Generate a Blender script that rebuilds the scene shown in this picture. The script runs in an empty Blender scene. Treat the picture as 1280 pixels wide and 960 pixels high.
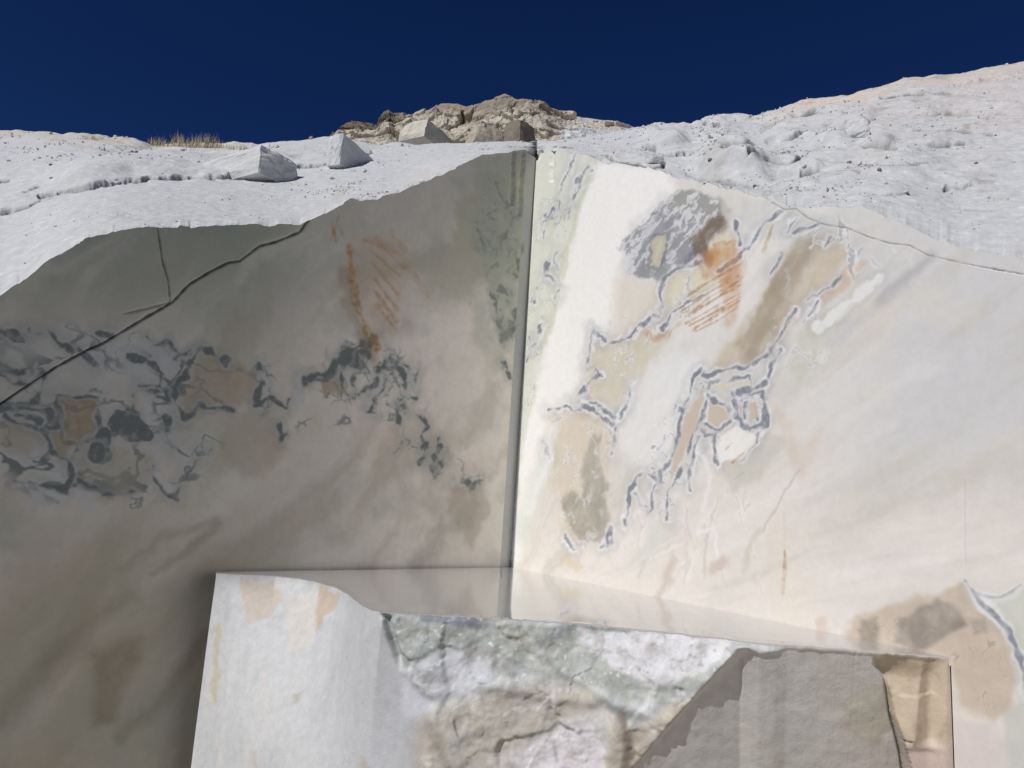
import bpy, math, random
import numpy as np

# ------------------------------------------------------------------ camera, light, exposure
FOCAL, PITCH, ROLL = 920.0, math.radians(9.87), math.radians(3.75)
EYE = np.array([0.0, 0.0, 2.4])
LEDGE = 1.8                                  # height of the wet ledge above the quarry floor
SUN_ELEV, SUN_BEHIND = 41.0, 1.2             # sun height; degrees the sun sits behind the left face
scene = bpy.context.scene

_F = np.array([0, math.cos(PITCH), math.sin(PITCH)])
_R0 = np.array([1.0, 0, 0]); _U0 = np.array([0, -math.sin(PITCH), math.cos(PITCH)])
_R = _R0*math.cos(ROLL) + _U0*math.sin(ROLL)
_U = -_R0*math.sin(ROLL) + _U0*math.cos(ROLL)

def ray(px, py):
    return _F*FOCAL + _R*(px-640.0) + _U*(480.0-py)
def at_depth(px, py, depth):
    return EYE + ray(px, py)*(depth/FOCAL)
def at_height(px, py, z):
    r = ray(px, py); return EYE + r*((z-EYE[2])/r[2])
def at_plane(px, py, p0, n):
    r = ray(px, py); return EYE + r*(np.dot(p0-EYE, n)/np.dot(r, n))
def survey(P):
    """photo coordinates of world points (used to look up the traced marble figure)"""
    d = P-EYE
    dep = d@_F
    s = np.where(dep > 0.4, dep, 0.4)
    return 640+FOCAL*(d@_R)/s, 480-FOCAL*(d@_U)/s, dep

cam_d = bpy.data.cameras.new('camera'); cam = bpy.data.objects.new('camera', cam_d)
scene.collection.objects.link(cam); scene.camera = cam
from mathutils import Matrix
m = Matrix.Identity(4)
for i in range(3):
    m[i][0], m[i][1], m[i][2], m[i][3] = _R[i], _U[i], -_F[i], EYE[i]
cam.matrix_world = m
cam_d.sensor_width = 36; cam_d.lens = FOCAL/1280*36
cam_d.clip_start = 0.05; cam_d.clip_end = 3000

# plan of the two sawn faces, both standing on the ledge plane
K = at_height(625, 709, LEDGE)               # end of the left face
LQ = at_height(252, 714.6, LEDGE)
C_END = at_height(1187, 822, LEDGE)
TL = (LQ-K)/np.linalg.norm(LQ-K); NL = np.array([-TL[1], TL[0], 0])
if NL[0] < 0: NL = -NL                       # left face looks to the right and towards the camera
K2 = at_plane(638, 709, K, NL); K2[2] = LEDGE   # the two faces meet here
TR = (C_END-K2)/np.linalg.norm(C_END-K2); NR = np.array([TR[1], -TR[0], 0])
if NR[0] > 0: NR = -NR

a = math.radians(SUN_BEHIND); e = math.radians(SUN_ELEV)
SH = TL*math.cos(a) - NL*math.sin(a)
SUN = np.array([SH[0]*math.cos(e), SH[1]*math.cos(e), math.sin(e)])
from mathutils import Vector
sd = bpy.data.lights.new('sun', 'SUN'); sd.energy = 3.6; sd.angle = math.radians(0.53); sd.color = (1.0, 0.98, 0.945)
so = bpy.data.objects.new('sun', sd); scene.collection.objects.link(so)
so.rotation_euler = Vector(-SUN).to_track_quat('-Z', 'Y').to_euler(); so.location = (-10, -10, 20)
w = bpy.data.worlds.new('World'); scene.world = w; w.use_nodes = True
nt = w.node_tree; bg = nt.nodes['Background']; bg.inputs['Strength'].default_value = 0.05
sky = nt.nodes.new('ShaderNodeTexSky'); sky.sky_type = 'NISHITA'; sky.sun_disc = False
sky.sun_elevation = e; sky.sun_rotation = math.atan2(SUN[0], SUN[1])
sky.altitude = 3500; sky.air_density = 0.7; sky.dust_density = 0.0; sky.ozone_density = 5.0
hs = nt.nodes.new('ShaderNodeHueSaturation'); hs.inputs['Hue'].default_value = 0.514; hs.inputs['Saturation'].default_value = 1.2; hs.inputs['Value'].default_value = 0.85
nt.links.new(sky.outputs[0], hs.inputs['Color']); nt.links.new(hs.outputs[0], bg.inputs[0])
scene.view_settings.view_transform = 'Standard'; scene.view_settings.look = 'None'
scene.view_settings.exposure = 0.0; scene.view_settings.gamma = 1.0
scene.render.engine = 'CYCLES'
scene.cycles.max_bounces = 8; scene.cycles.diffuse_bounces = 5; scene.cycles.glossy_bounces = 4
scene.cycles.use_denoising = True

# ------------------------------------------------------------------ noise
_rs = np.random.RandomState(7)
_perm = np.concatenate([_rs.permutation(256)]*3)
_grad = _rs.normal(size=(256, 3)); _grad /= np.linalg.norm(_grad, axis=1)[:, None]
def perlin(x, y, z):
    xi, yi, zi = np.floor(x), np.floor(y), np.floor(z)
    xf, yf, zf = x-xi, y-yi, z-zi
    xi, yi, zi = xi.astype(int) & 255, yi.astype(int) & 255, zi.astype(int) & 255
    u, v, ww = [t*t*t*(t*(t*6-15)+10) for t in (xf, yf, zf)]
    def g(dx, dy, dz):
        h = _perm[_perm[_perm[xi+dx]+yi+dy]+zi+dz]
        gg = _grad[h]
        return gg[..., 0]*(xf-dx)+gg[..., 1]*(yf-dy)+gg[..., 2]*(zf-dz)
    l = lambda p, q, t: p+(q-p)*t
    return 1.5*l(l(l(g(0,0,0), g(1,0,0), u), l(g(0,1,0), g(1,1,0), u), v),
                 l(l(g(0,0,1), g(1,0,1), u), l(g(0,1,1), g(1,1,1), u), v), ww)
def fbm(P, scale, octv=4, seed=0.0, gain=0.5):
    s, amp, tot = 0, 1.0, 0.0
    Q = P/scale + seed*17.31
    for o in range(octv):
        s = s + amp*perlin(Q[..., 0], Q[..., 1], Q[..., 2]); tot += amp
        Q = Q*2.03+5.7; amp *= gain
    return s/tot
def ridged(P, scale, octv=4, seed=0.0):
    s, amp, tot = 0, 1.0, 0.0
    Q = P/scale + seed*13.7
    for o in range(octv):
        s = s + amp*(1-2*np.abs(perlin(Q[..., 0], Q[..., 1], Q[..., 2]))); tot += amp
        Q = Q*2.1+3.1; amp *= 0.5
    return s/tot
def cells(P, scale, seed=0):
    """blocky fracture: per-cell random offset plus tilt, and distance to the cell border"""
    Q = P/scale
    I = np.floor(Q).astype(int)
    best = np.full(Q.shape[:-1], 9.0); second = best.copy()
    off = np.zeros(Q.shape[:-1]); tilt = np.zeros(Q.shape[:-1])
    tab = np.random.RandomState(100+seed).rand(256, 7)
    for dx in (-1, 0, 1):
        for dy in (-1, 0, 1):
            for dz in (-1, 0, 1):
                J = I+np.array([dx, dy, dz])
                h = _perm[_perm[_perm[J[..., 0] & 255]+(J[..., 1] & 255)]+(J[..., 2] & 255)]
                r = tab[h]
                D = Q-(J+r[..., :3])
                d = np.sqrt((D**2).sum(-1))
                nb = d < best
                second = np.where(nb, best, np.minimum(second, d))
                best = np.where(nb, d, best)
                off = np.where(nb, r[..., 3], off)
                tilt = np.where(nb, ((r[..., 4:7]-0.5)*D).sum(-1), tilt)
    return off, tilt, second-best
def sm(x, lo, hi):
    t = np.clip((x-lo)/(hi-lo), 0, 1); return t*t*(3-2*t)

# ------------------------------------------------------------------ object helpers
COL = scene.collection
def tag(o, label=None, cat=None, group=None, kind=None):
    for k, v in (('label', label), ('category', cat), ('group', group), ('kind', kind)):
        if v: o[k] = v
    return o
def empty(name, loc=(0, 0, 0)):
    o = bpy.data.objects.new(name, None); COL.objects.link(o); o.location = loc; o.empty_display_size = 0.2
    return o
def add_mesh(name, V, F, mat, parent=None, col=None, smooth=True, loc=None):
    V = np.asarray(V, dtype=np.float32).reshape(-1, 3); F = np.asarray(F, dtype=np.int32)
    n = F.shape[1]
    me = bpy.data.meshes.new(name)
    me.vertices.add(len(V)); me.vertices.foreach_set('co', V.ravel())
    me.loops.add(F.size); me.loops.foreach_set('vertex_index', F.ravel())
    me.polygons.add(len(F)); me.polygons.foreach_set('loop_start', np.arange(0, F.size, n, dtype=np.int32))
    me.polygons.foreach_set('use_smooth', np.full(len(F), smooth, dtype=bool))
    if col is not None:
        at = me.color_attributes.new('figure', 'FLOAT_COLOR', 'POINT')
        c4 = np.ones((len(V), 4), dtype=np.float32); c4[:, :3] = np.clip(np.asarray(col).reshape(-1, 3), 0.004, 0.88)
        at.data.foreach_set('color', c4.ravel())
    me.update(calc_edges=True); me.validate()
    me.materials.append(mat)
    o = bpy.data.objects.new(name, me); COL.objects.link(o)
    if parent: o.parent = parent
    if loc is not None: o.location = loc
    return o
def grid_faces(R, C, flip=False):
    i = np.arange(R*C).reshape(R, C)
    q = np.stack([i[:-1, :-1], i[:-1, 1:], i[1:, 1:], i[1:, :-1]], -1).reshape(-1, 4)
    return q[:, ::-1] if flip else q
def grid(name, P, mat, parent=None, col=None, flip=False, smooth=True):
    return add_mesh(name, P, grid_faces(P.shape[0], P.shape[1], flip), mat, parent, col, smooth)

def S(r, g, b, k=1.0):
    c = np.array([r, g, b])/255.0
    return np.where(c <= 0.04045, c/12.92, ((c+0.055)/1.055)**2.4)*k

def stone_mat(name, rough=0.6, grain=30.0, grain_amt=0.12, bump=0.25, bump_scale=60.0, bump_dist=0.01, spec=0.3,
              stretch=(1, 1, 1), colour=None, saw=0.0):
    mt = bpy.data.materials.new(name); mt.use_nodes = True
    n = mt.node_tree; b = n.nodes['Principled BSDF']
    b.inputs['Roughness'].default_value = rough; b.inputs['Specular IOR Level'].default_value = spec
    tc = n.nodes.new('ShaderNodeNewGeometry')
    mp = n.nodes.new('ShaderNodeMapping'); mp.inputs['Scale'].default_value = stretch
    n.links.new(tc.outputs['Position'], mp.inputs['Vector'])
    if colour is None:
        src = n.nodes.new('ShaderNodeAttribute'); src.attribute_name = 'figure'; out = src.outputs['Color']
    else:
        src = n.nodes.new('ShaderNodeRGB'); src.outputs[0].default_value = (*colour, 1); out = src.outputs[0]
    no = n.nodes.new('ShaderNodeTexNoise'); no.inputs['Scale'].default_value = grain; no.inputs['Detail'].default_value = 8
    no.inputs['Roughness'].default_value = 0.74
    n.links.new(mp.outputs[0], no.inputs['Vector'])
    mr = n.nodes.new('ShaderNodeMapRange')
    mr.inputs['From Min'].default_value = 0.25; mr.inputs['From Max'].default_value = 0.75
    mr.inputs['To Min'].default_value = 1-grain_amt; mr.inputs['To Max'].default_value = 1+grain_amt*0.7
    n.links.new(no.outputs['Fac'], mr.inputs['Value'])
    mx = n.nodes.new('ShaderNodeVectorMath'); mx.operation = 'SCALE'
    n.links.new(out, mx.inputs[0]); n.links.new(mr.outputs[0], mx.inputs['Scale'])
    n.links.new(mx.outputs[0], b.inputs['Base Color'])
    bn = n.nodes.new('ShaderNodeTexNoise'); bn.inputs['Scale'].default_value = bump_scale; bn.inputs['Detail'].default_value = 6
    n.links.new(tc.outputs['Position'], bn.inputs['Vector'])
    bp = n.nodes.new('ShaderNodeBump'); bp.inputs['Strength'].default_value = bump; bp.inputs['Distance'].default_value = bump_dist
    h = bn.outputs['Fac']
    n.links.new(h, bp.inputs['Height'])
    last = bp
    if saw:
        wv = n.nodes.new('ShaderNodeTexWave'); wv.wave_type = 'RINGS'; wv.rings_direction = 'SPHERICAL'
        wv.inputs['Scale'].default_value = 1.3; wv.inputs['Distortion'].default_value = 2.0
        wv.inputs['Detail'].default_value = 3.0; wv.inputs['Detail Scale'].default_value = 0.6
        m2 = n.nodes.new('ShaderNodeMapping'); m2.inputs['Location'].default_value = (-4.2, 3.0, 3.5)
        n.links.new(tc.outputs['Position'], m2.inputs['Vector']); n.links.new(m2.outputs[0], wv.inputs['Vector'])
        b2 = n.nodes.new('ShaderNodeBump'); b2.inputs['Strength'].default_value = saw; b2.inputs['Distance'].default_value = 0.02
        n.links.new(wv.outputs['Fac'], b2.inputs['Height']); n.links.new(bp.outputs[0], b2.inputs['Normal']); last = b2
    n.links.new(last.outputs[0], b.inputs['Normal'])
    return mt

M_SAWN_L = stone_mat('sawn_marble_shade_side', 0.75, 14, 0.09, 0.05, 90, 0.002, 0.1)
M_SAWN_R = stone_mat('sawn_marble_sun_side', 0.7, 16, 0.07, 0.12, 40, 0.004, 0.2, saw=0.09)
M_SPLIT = stone_mat('split_marble', 0.62, 18, 0.16, 0.25, 70, 0.008, 0.3)
M_RUBBLE = stone_mat('crushed_marble_slope', 0.9, 10, 0.2, 0.35, 16, 0.04, 0.1)
M_OUTCROP = stone_mat('weathered_rock', 0.95, 6, 0.25, 0.6, 9, 0.06, 0.05)
M_LEDGE = stone_mat('wet_ledge_stone', 0.4, 9, 0.12, 0.1, 30, 0.003, 0.4, stretch=(0.3, 2.0, 1))
M_FLOOR = stone_mat('quarry_floor_dust', 0.95, 3, 0.2, 0.4, 12, 0.02, 0.05, colour=tuple(S(170, 164, 154)))
M_BLOCK = stone_mat('rough_white_marble', 0.85, 12, 0.15, 0.4, 20, 0.02, 0.1, colour=(0.56, 0.565, 0.57))
M_TANROCK = stone_mat('tan_boulder_stone', 0.95, 5, 0.22, 0.5, 9, 0.05, 0.05, colour=tuple(S(174, 166, 151)))
M_PALEROCK = stone_mat('pale_boulder_stone', 0.95, 5, 0.15, 0.4, 9, 0.04, 0.05, colour=tuple(S(194, 190, 178)))
M_GREYROCK = stone_mat('grey_boulder_stone', 0.95, 5, 0.22, 0.5, 9, 0.05, 0.05, colour=tuple(S(128, 120, 108)))

# ------------------------------------------------------------------ marble figure (veins, stains) as surface colour
class Figure:
    def __init__(self, P, base, seed=0, warp=1.0, fine=1.0):
        self.P = P.reshape(-1, 3)
        x, y, self.dep = survey(self.P)
        P_ = self.P
        self.x0, self.y0 = x, y
        self.x = x + warp*(7.0*fbm(P_, 0.30, 3, seed+1) + fine*7.0*fbm(P_, 0.10, 4, seed+2))
        self.y = y + warp*(7.0*fbm(P_, 0.30, 3, seed+3) + fine*7.0*fbm(P_, 0.10, 4, seed+4))
        self.n = fbm(P_, 0.16, 4, seed+5); self.nf = fbm(P_, 0.05, 3, seed+6); self.nb = fbm(P_, 0.11, 3, seed+7); self.nc = fbm(P_, 0.22, 2, seed+8)
        self.C = np.tile(np.asarray(base, float), (len(P_), 1))
        self.h = np.zeros(len(P_))           # relief along the face normal
        self.ok = self.dep > 0.6; self.rag = 1.0
    def _box(self, pts, r):
        pts = np.asarray(pts, float)
        return np.nonzero(self.ok & (self.x > pts[:, 0].min()-r) & (self.x < pts[:, 0].max()+r) &
                          (self.y > pts[:, 1].min()-r) & (self.y < pts[:, 1].max()+r))[0]
    def dist(self, pts, idx, raw=False):
        pts = np.asarray(pts, float)
        X, Y = (self.x0[idx], self.y0[idx]) if raw else (self.x[idx], self.y[idx])
        d = np.full(len(idx), 1e9)
        for (ax, ay), (bx, by) in zip(pts[:-1], pts[1:]):
            vx, vy = bx-ax, by-ay; L = vx*vx+vy*vy+1e-9
            t = np.clip(((X-ax)*vx+(Y-ay)*vy)/L, 0, 1)
            d = np.minimum(d, (X-ax-t*vx)**2+(Y-ay-t*vy)**2)
        return np.sqrt(d)
    def mix(self, idx, col, a):
        a = np.clip(a, 0, 1)[:, None]
        self.C[idx] = self.C[idx]*(1-a)+np.asarray(col)*a
    def stroke(self, pts, wd, col, alpha=1.0, soft=None, rag=0.5, raw=0.0):
        soft = wd*0.5+0.8 if soft is None else soft
        idx = self._box(pts, wd+soft+8)
        if not len(idx): return
        d = self.dist(pts, idx)*(1-raw)+(self.dist(pts, idx, True)*raw if raw else 0) + rag*wd*self.n[idx]*1.2
        gr = np.clip(0.75+1.4*self.nf[idx]+0.6*self.n[idx], 0.1, 1) if raw else 1.0
        self.mix(idx, col, alpha*gr*(1-sm(d, wd/2-soft/2, wd/2+soft)))
    def vein(self, pts, wd, dark, white=None, alpha=0.9, fr=3.5, fringe=0.55):
        idx = self._box(pts, wd+fr*2+34)
        if not len(idx): return
        d = self.dist(pts, idx); n, nf, nb, nc = self.n[idx], self.nf[idx], self.nb[idx], self.nc[idx]
        g_ = self.rag; hw = wd/2*(1.0+(2.2*nc+1.3*n)*(0.4+0.6*g_))+g_*(4.6*nb+1.6*nf)
        self.mix(idx, dark*0.55+self.C[idx]*0.45, 0.42*alpha*(1-sm(d-hw*0.6, 0, 16+14*nc)))      # diffuse bleeding
        if white is not None:
            off = fr*(0.8+1.2*nb+0.5*nf)
            self.mix(idx, white, fringe*np.clip(0.7+1.3*nc, 0.05, 1.0)*(1-sm(d-hw-off, -2.4, 3.2)))
        self.mix(idx, dark*(1+0.25*nf[:, None]), np.clip(alpha*(1.0+0.9*nf+0.7*n), 0.25, 1)*(1-sm(d-hw, -2.0, 1.5)))
    def swirl(self, pts, dark, white, scale=0.5, alpha=0.7, seed=0, soft=24, squash=(1, 1, 1), lo=0.10, wd=0.05):
        """contorted banding inside a field"""
        idx = self._box(pts, soft+10)
        if not len(idx): return
        d = self.dist(list(pts)+[pts[0]], idx)
        m = sm(np.where(self.inside(pts, idx), d, -d), -soft*0.3, soft*0.7)
        Q = self.P[idx]*np.array(squash)
        Q = Q+scale*0.55*np.stack([fbm(Q, scale*0.9, 3, seed+k) for k in (61, 62, 63)], -1)
        Q = Q+scale*0.16*np.stack([fbm(Q, scale*0.25, 3, seed+k) for k in (64, 65, 66)], -1)
        v = fbm(Q, scale, 2, seed+67)-lo
        gate = sm(fbm(self.P[idx], scale*1.1, 2, seed+68), -0.18, 0.12)*m
        self.mix(idx, white, alpha*0.8*gate*(1-sm(np.abs(v), wd*0.9, wd*2.2)))
        self.mix(idx, dark, alpha*gate*(1-sm(np.abs(v), wd*0.35, wd*0.8)))
    def inside(self, pts, idx):
        pts = np.asarray(pts, float); X, Y = self.x[idx], self.y[idx]
        c = np.zeros(len(idx), bool)
        for (ax, ay), (bx, by) in zip(pts, np.roll(pts, -1, 0)):
            k = (ay > Y) != (by > Y)
            c ^= k & (X < (bx-ax)*(Y-ay)/(by-ay+1e-12)+ax)
        return c
    def poly(self, pts, col, alpha=1.0, soft=5.0, mottle=0.0, edge=None, edge_w=2.5, white=None):
        idx = self._box(pts, soft+8)
        if not len(idx): return
        d = self.dist(list(pts)+[pts[0]], idx)
        sd_ = np.where(self.inside(pts, idx), d, -d)
        a_ = alpha*sm(sd_, -soft*0.5, soft*0.5)
        if mottle: a_ = a_*np.clip(1-mottle*(0.5+1.3*self.n[idx]+0.6*self.nf[idx]), 0, 1)
        self.mix(idx, col, a_)
        if edge is not None: self.vein(list(pts)+[pts[0]], edge_w, edge, white)
    def groove(self, pts, wd, depth, col=None, alpha=0.8, raw=True):
        idx = self._box(pts, wd+10)
        if not len(idx): return
        d = self.dist(pts, idx, raw=raw) + wd*(0.3*self.nf[idx]+0.55*self.nb[idx])
        k = 1-sm(d, wd*0.15, wd*0.75)
        self.h[idx] -= depth*k
        if col is not None: self.mix(idx, col, alpha*k)

# ------------------------------------------------------------------ wall grids
def u_of(px, py, p0, t, n):
    q = at_plane(px, py, p0, n); return float(np.dot(q-p0, t))
def wall_uz(rim_px, p0, t, n):
    us, zs = [], []
    for x, y in rim_px:
        q = at_plane(x, y, p0, n); us.append(float(np.dot(q-p0, t))); zs.append(q[2])
    o = np.argsort(us); return np.array(us)[o], np.array(zs)[o]
RIM_L = [(0,372),(20,359),(44,341),(60,327),(76,318),(95,305),(122,295),(150,288),(200,284),(240,283),(280,281),(330,281),(378,282),
         (405,268),(425,255),(438,248),(470,248),(500,240),(520,231),(540,222),(560,213),(580,203),(600,196),(640,188),(657,187)]
RIM_R = [(668,187),(700,189),(740,197),(755,203),(775,205),(800,209),(830,214),(860,225),(890,233),(930,240),(965,250),(1000,261),
         (1050,257),(1080,261),(1120,275),(1150,290),(1200,312),(1250,318),(1280,326)]
uL, zL = wall_uz(RIM_L, K, TL, NL); uR, zR = wall_uz(RIM_R, K2, TR, NR)
UL_MAX, UR_MAX = 14.0, 10.0
uL = np.append(uL, [uL[-1]+1.0, uL[-1]+2.5, UL_MAX]); zL = np.append(zL, [zL[-1]-0.35, zL[-1]-0.5, zL[-1]-0.6])
uR = np.append(uR, [uR[-1]+1.0, uR[-1]+2.5, UR_MAX]); zR = np.append(zR, [zR[-1]-0.25, zR[-1]-0.4, zR[-1]-0.5])

def columns(px_a, px_b, n, py, p0, t, nn, umax):
    xs = np.linspace(px_a, px_b, n)
    u = np.array([u_of(x, py, p0, t, nn) for x in xs]); u[0] = 0.0
    ext = u[-1]+(umax-u[-1])*np.linspace(0, 1, 30)[1:]**1.5
    return np.concatenate([u, ext])
cL = columns(627, -220, 570, 700, K, TL, NL, UL_MAX)
cR = columns(637, 1400, 540, 700, K2, TR, NR, UR_MAX)
def rim_noise(u, seed):
    P = np.stack([u, np.full_like(u, seed), np.zeros_like(u)], -1)
    o, ti, bd = cells(P, 0.16, 31)
    return 0.04*fbm(P, 0.35, 4, seed)+0.02*fbm(P, 0.08, 3, seed+3)+0.018*(o-0.5+0.6*ti)
def rim_z(c, uu, zz, seed):
    return np.interp(c, uu, zz)+rim_noise(c, seed)*np.clip(c/0.3, 0, 1)
rzL, rzR = rim_z(cL, uL, zL, 2.0), rim_z(cR, uR, zR, 5.0)
def wall_points(p0, t, c, zlo, zhi, rows):
    f = np.linspace(0, 1, rows)[:, None]
    z = zlo+(zhi[None, :]-zlo)*f
    P = np.zeros((rows, len(c), 3))
    P[..., 0] = p0[0]+t[0]*c; P[..., 1] = p0[1]+t[1]*c; P[..., 2] = z
    return P

# ------------------------------------------------------------------ quarry floor
def ground():
    n = 60
    g = np.sign(np.linspace(-1, 1, n))*np.abs(np.linspace(-1, 1, n))**3*600
    X, Y = np.meshgrid(g, g)
    P = np.stack([X, Y, np.zeros_like(X)], -1)
    P[..., 2] = 0.05*fbm(P, 2.0, 3, 4)*np.exp(-(X**2+Y**2)/900)
    tag(grid('ground', P, M_FLOOR), 'dusty grey quarry floor at the foot of the block', 'ground', kind='structure')
ground()

# ------------------------------------------------------------------ left face (in shade)
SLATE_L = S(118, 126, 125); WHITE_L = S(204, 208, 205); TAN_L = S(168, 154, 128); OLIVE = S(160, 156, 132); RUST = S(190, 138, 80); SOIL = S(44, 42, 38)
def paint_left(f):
    P = f.P; C = f.C
    lg = fbm(P, 1.6, 4, 11)
    # greenish upper left, darkened as by vignetting; bounced light painted cream towards the corner
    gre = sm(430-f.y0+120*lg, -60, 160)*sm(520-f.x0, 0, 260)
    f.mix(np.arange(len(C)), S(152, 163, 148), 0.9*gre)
    f.mix(np.arange(len(C)), S(243, 236, 226), 0.92*sm(f.x0+80*lg, 290, 540)*sm(f.y0, 300, 420))  # lighter colour stands in for sunlight bounced off the right face
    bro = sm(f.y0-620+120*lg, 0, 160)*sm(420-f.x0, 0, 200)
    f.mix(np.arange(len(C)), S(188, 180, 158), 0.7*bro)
    # slanting sedimentary banding
    al = np.arange(len(C))
    wx, wy = f.x+55*lg, f.y+55*lg
    bnd = fbm(np.stack([(wx*0.70+wy*0.71)/62, (wx*0.71-wy*0.70)/330, lg*0.5], -1), 1.0, 5, 3)
    cl = fbm(P, 0.55, 5, 13)
    f.mix(al, S(172, 168, 146), 0.5*sm(bnd, 0.0, 0.45)); f.mix(al, S(228, 225, 212), 0.45*sm(-bnd, 0.02, 0.45))
    f.mix(al, S(178, 182, 168), 0.45*sm(cl, 0.02, 0.4)); f.mix(al, S(208, 190, 166), 0.3*sm(-cl, 0.12, 0.45)*sm(f.y0, 380, 520))
    # pale veil of the folded cluster
    f.poly([(0,415),(60,405),(130,415),(215,420),(250,435),(225,480),(215,530),(260,560),(225,600),(190,560),(100,620),(40,640),(0,560)], S(193, 199, 196), 0.55, 26, 0.35)
    f.poly([(92,432),(190,428),(228,452),(212,505),(222,545),(196,568),(180,500),(150,470),(110,455)], S(200, 206, 208), 0.6, 12, 0.2)
    f.swirl([(-220,420),(-10,400),(120,405),(260,425),(330,460),(300,540),(230,640),(90,650),(-10,600),(-200,560)], SLATE_L, WHITE_L, 0.42, 0.75, 1, 30, (1,1,1.5))
    f.swirl([(370,450),(440,420),(500,440),(530,500),(560,560),(610,590),(600,620),(520,590),(470,520),(380,500)], SLATE_L, WHITE_L, 0.3, 0.7, 2, 18, (1,1,1.2))
    f.swirl([(590,240),(650,230),(652,300),(645,430),(628,450),(612,380),(592,320)], SLATE_L, WHITE_L, 0.26, 0.75, 3, 12, (1.6,1.6,0.7))
    f.swirl([(-240,430),(-10,405),(120,410),(240,430),(300,470),(280,540),(220,630),(80,640),(-10,590),(-220,560)], S(112,121,119), WHITE_L, 0.55, 0.85, 5, 24, (1,1,1.4), -0.05, 0.09)
    f.swirl([(300,440),(380,460),(470,410),(520,450),(530,520),(470,540),(380,540),(320,520)], S(120,127,126), WHITE_L, 0.36, 0.7, 6, 24, (1,1,1.2), 0.0, 0.07)
    # tan clasts
    f.poly([(70,494),(120,499),(127,545),(101,556),(80,556)], TAN_L, 0.9, 9, 0.3, SLATE_L, 4, WHITE_L)
    f.poly([(62,540),(80,538),(88,560),(80,576),(66,572)], TAN_L, 0.8, 9, 0.3)
    f.poly([(242,455),(262,442),(300,455),(322,470),(318,505),(290,508),(262,506),(232,522),(226,500)], S(174, 164, 142), 0.8, 14, 0.3)
    f.poly([(0,520),(45,538),(52,550),(35,572),(0,560)], S(174, 164, 142), 0.65, 14, 0.3)
    f.poly([(280,515),(340,512),(360,560),(320,600),(270,570)], S(178, 170, 150), 0.5, 18)
    f.poly([(100,552),(150,558),(188,565),(186,600),(150,612),(108,600),(92,580)], S(180, 176, 158), 0.6, 16, 0.3)
    f.poly([(400,480),(430,470),(436,492),(405,496)], TAN_L, 0.7, 6)
    D = [([(2,412),(14,418),(28,426)],7),([(38,415),(52,418)],4),([(62,417),(75,432),(90,438)],7),([(96,434),(106,446),(115,456)],8),([(118,414),(140,420)],5),
      ([(184,421),(193,436),(205,430)],7),([(212,429),(225,442),(240,436)],4),([(219,449),(234,440)],4),
      ([(251,438),(240,451),(231,470),(217,485),(219,504),(229,524),(251,509),(274,511),(293,514)],5),([(259,442),(270,447),(281,451)],8),
      ([(165,446),(187,451),(202,466),(199,479),(176,484)],6),([(178,489),(206,488),(211,502),(196,496)],6),
      ([(169,492),(165,511),(173,520)],9),([(150,526),(172,528),(188,541),(162,540)],15),([(204,520),(209,537)],9),([(203,549),(216,558)],5),
      ([(131,541),(131,560)],9),([(118,567),(136,569)],13),([(0,457),(22,466),(52,461),(56,489),(34,504),(0,508)],9),([(4,468),(22,482),(44,476)],12),
      ([(0,512),(22,509),(64,513),(71,534),(52,537),(22,530),(7,519)],6),([(22,520),(48,524)],8),([(56,541),(64,567),(86,577),(97,560)],7),
      ([(84,575),(88,594),(81,612),(49,605)],6),([(99,600),(112,609),(131,618)],5),([(131,618),(170,614)],3),
      ([(191,579),(195,601),(210,620),(221,624),(223,605),(244,575),(261,564)],4),([(322,455),(330,477),(319,507),(341,500),(360,511),(366,498)],4),
      ([(349,534),(352,549),(362,537)],8),([(379,475),(405,477),(420,462)],6),([(424,455),(431,489)],4),([(431,436),(450,451),(467,419)],11),([(436,446),(452,440)],14),
      ([(379,477),(409,466),(431,442),(452,428)],8),([(446,491),(469,479),(476,457),(488,453)],6),([(439,466),(444,489)],5),([(487,466),(461,515),(472,521)],2.5),
      ([(499,455),(506,477),(506,504),(497,511),(499,530)],4.5),([(510,455),(521,459),(519,477)],3),([(500,502),(516,497)],6),
      ([(525,522),(532,530),(525,552)],7),([(527,560),(535,557),(531,575),(525,580)],3),([(549,549),(547,579),(542,596)],4),([(546,570),(551,580)],7),
      ([(560,607),(566,597),(572,610),(580,600),(588,608),(598,601),(607,601)],5),([(495,564),(506,552)],2.5),([(622,400),(628,425),(637,406),(645,388)],5),([(626,425),(640,412)],9),
      ([(600,279),(610,268),(620,264),(622,272),(606,281)],3.5),([(598,289),(605,304),(606,318)],5),([(610,279),(612,293),(609,310)],5),([(617,285),(615,303),(610,310)],4),
      ([(620,312),(629,293),(639,281),(643,272)],5),([(625,298),(634,289)],9),([(617,229),(627,247),(638,266)],2.5),([(608,341),(613,336),(619,333)],4),([(633,322),(640,312)],3),
      ([(647,300),(645,322),(649,337)],3),([(637,337),(645,345)],2.5),([(614,367),(621,386),(625,412)],3),([(625,360),(636,371)],3),([(632,455),(635,470)],2.5),([(600,300),(608,318)],4)]
    for p, wd in D:
        f.vein(p, wd*1.1, SLATE_L, WHITE_L, 0.95, 3.4, 0.4)
    for p, wd in [([(52,612),(82,624)],6),([(112,622),(118,640)],7),([(200,590),(212,614)],8),([(325,465),(345,488)],4),([(372,470),(378,500),(372,512)],5),([(505,456),(515,470),(512,500)],3),([(455,465),(478,470),(470,490)],3)]:
        f.stroke(p, wd, WHITE_L, 0.8)
    f.stroke([(521,706),(550,670),(588,636)], 20, S(175, 170, 160), 0.5, 14)
    f.stroke([(508,640),(540,600),(600,585)], 14, S(205, 200, 188), 0.4, 12)
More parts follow.
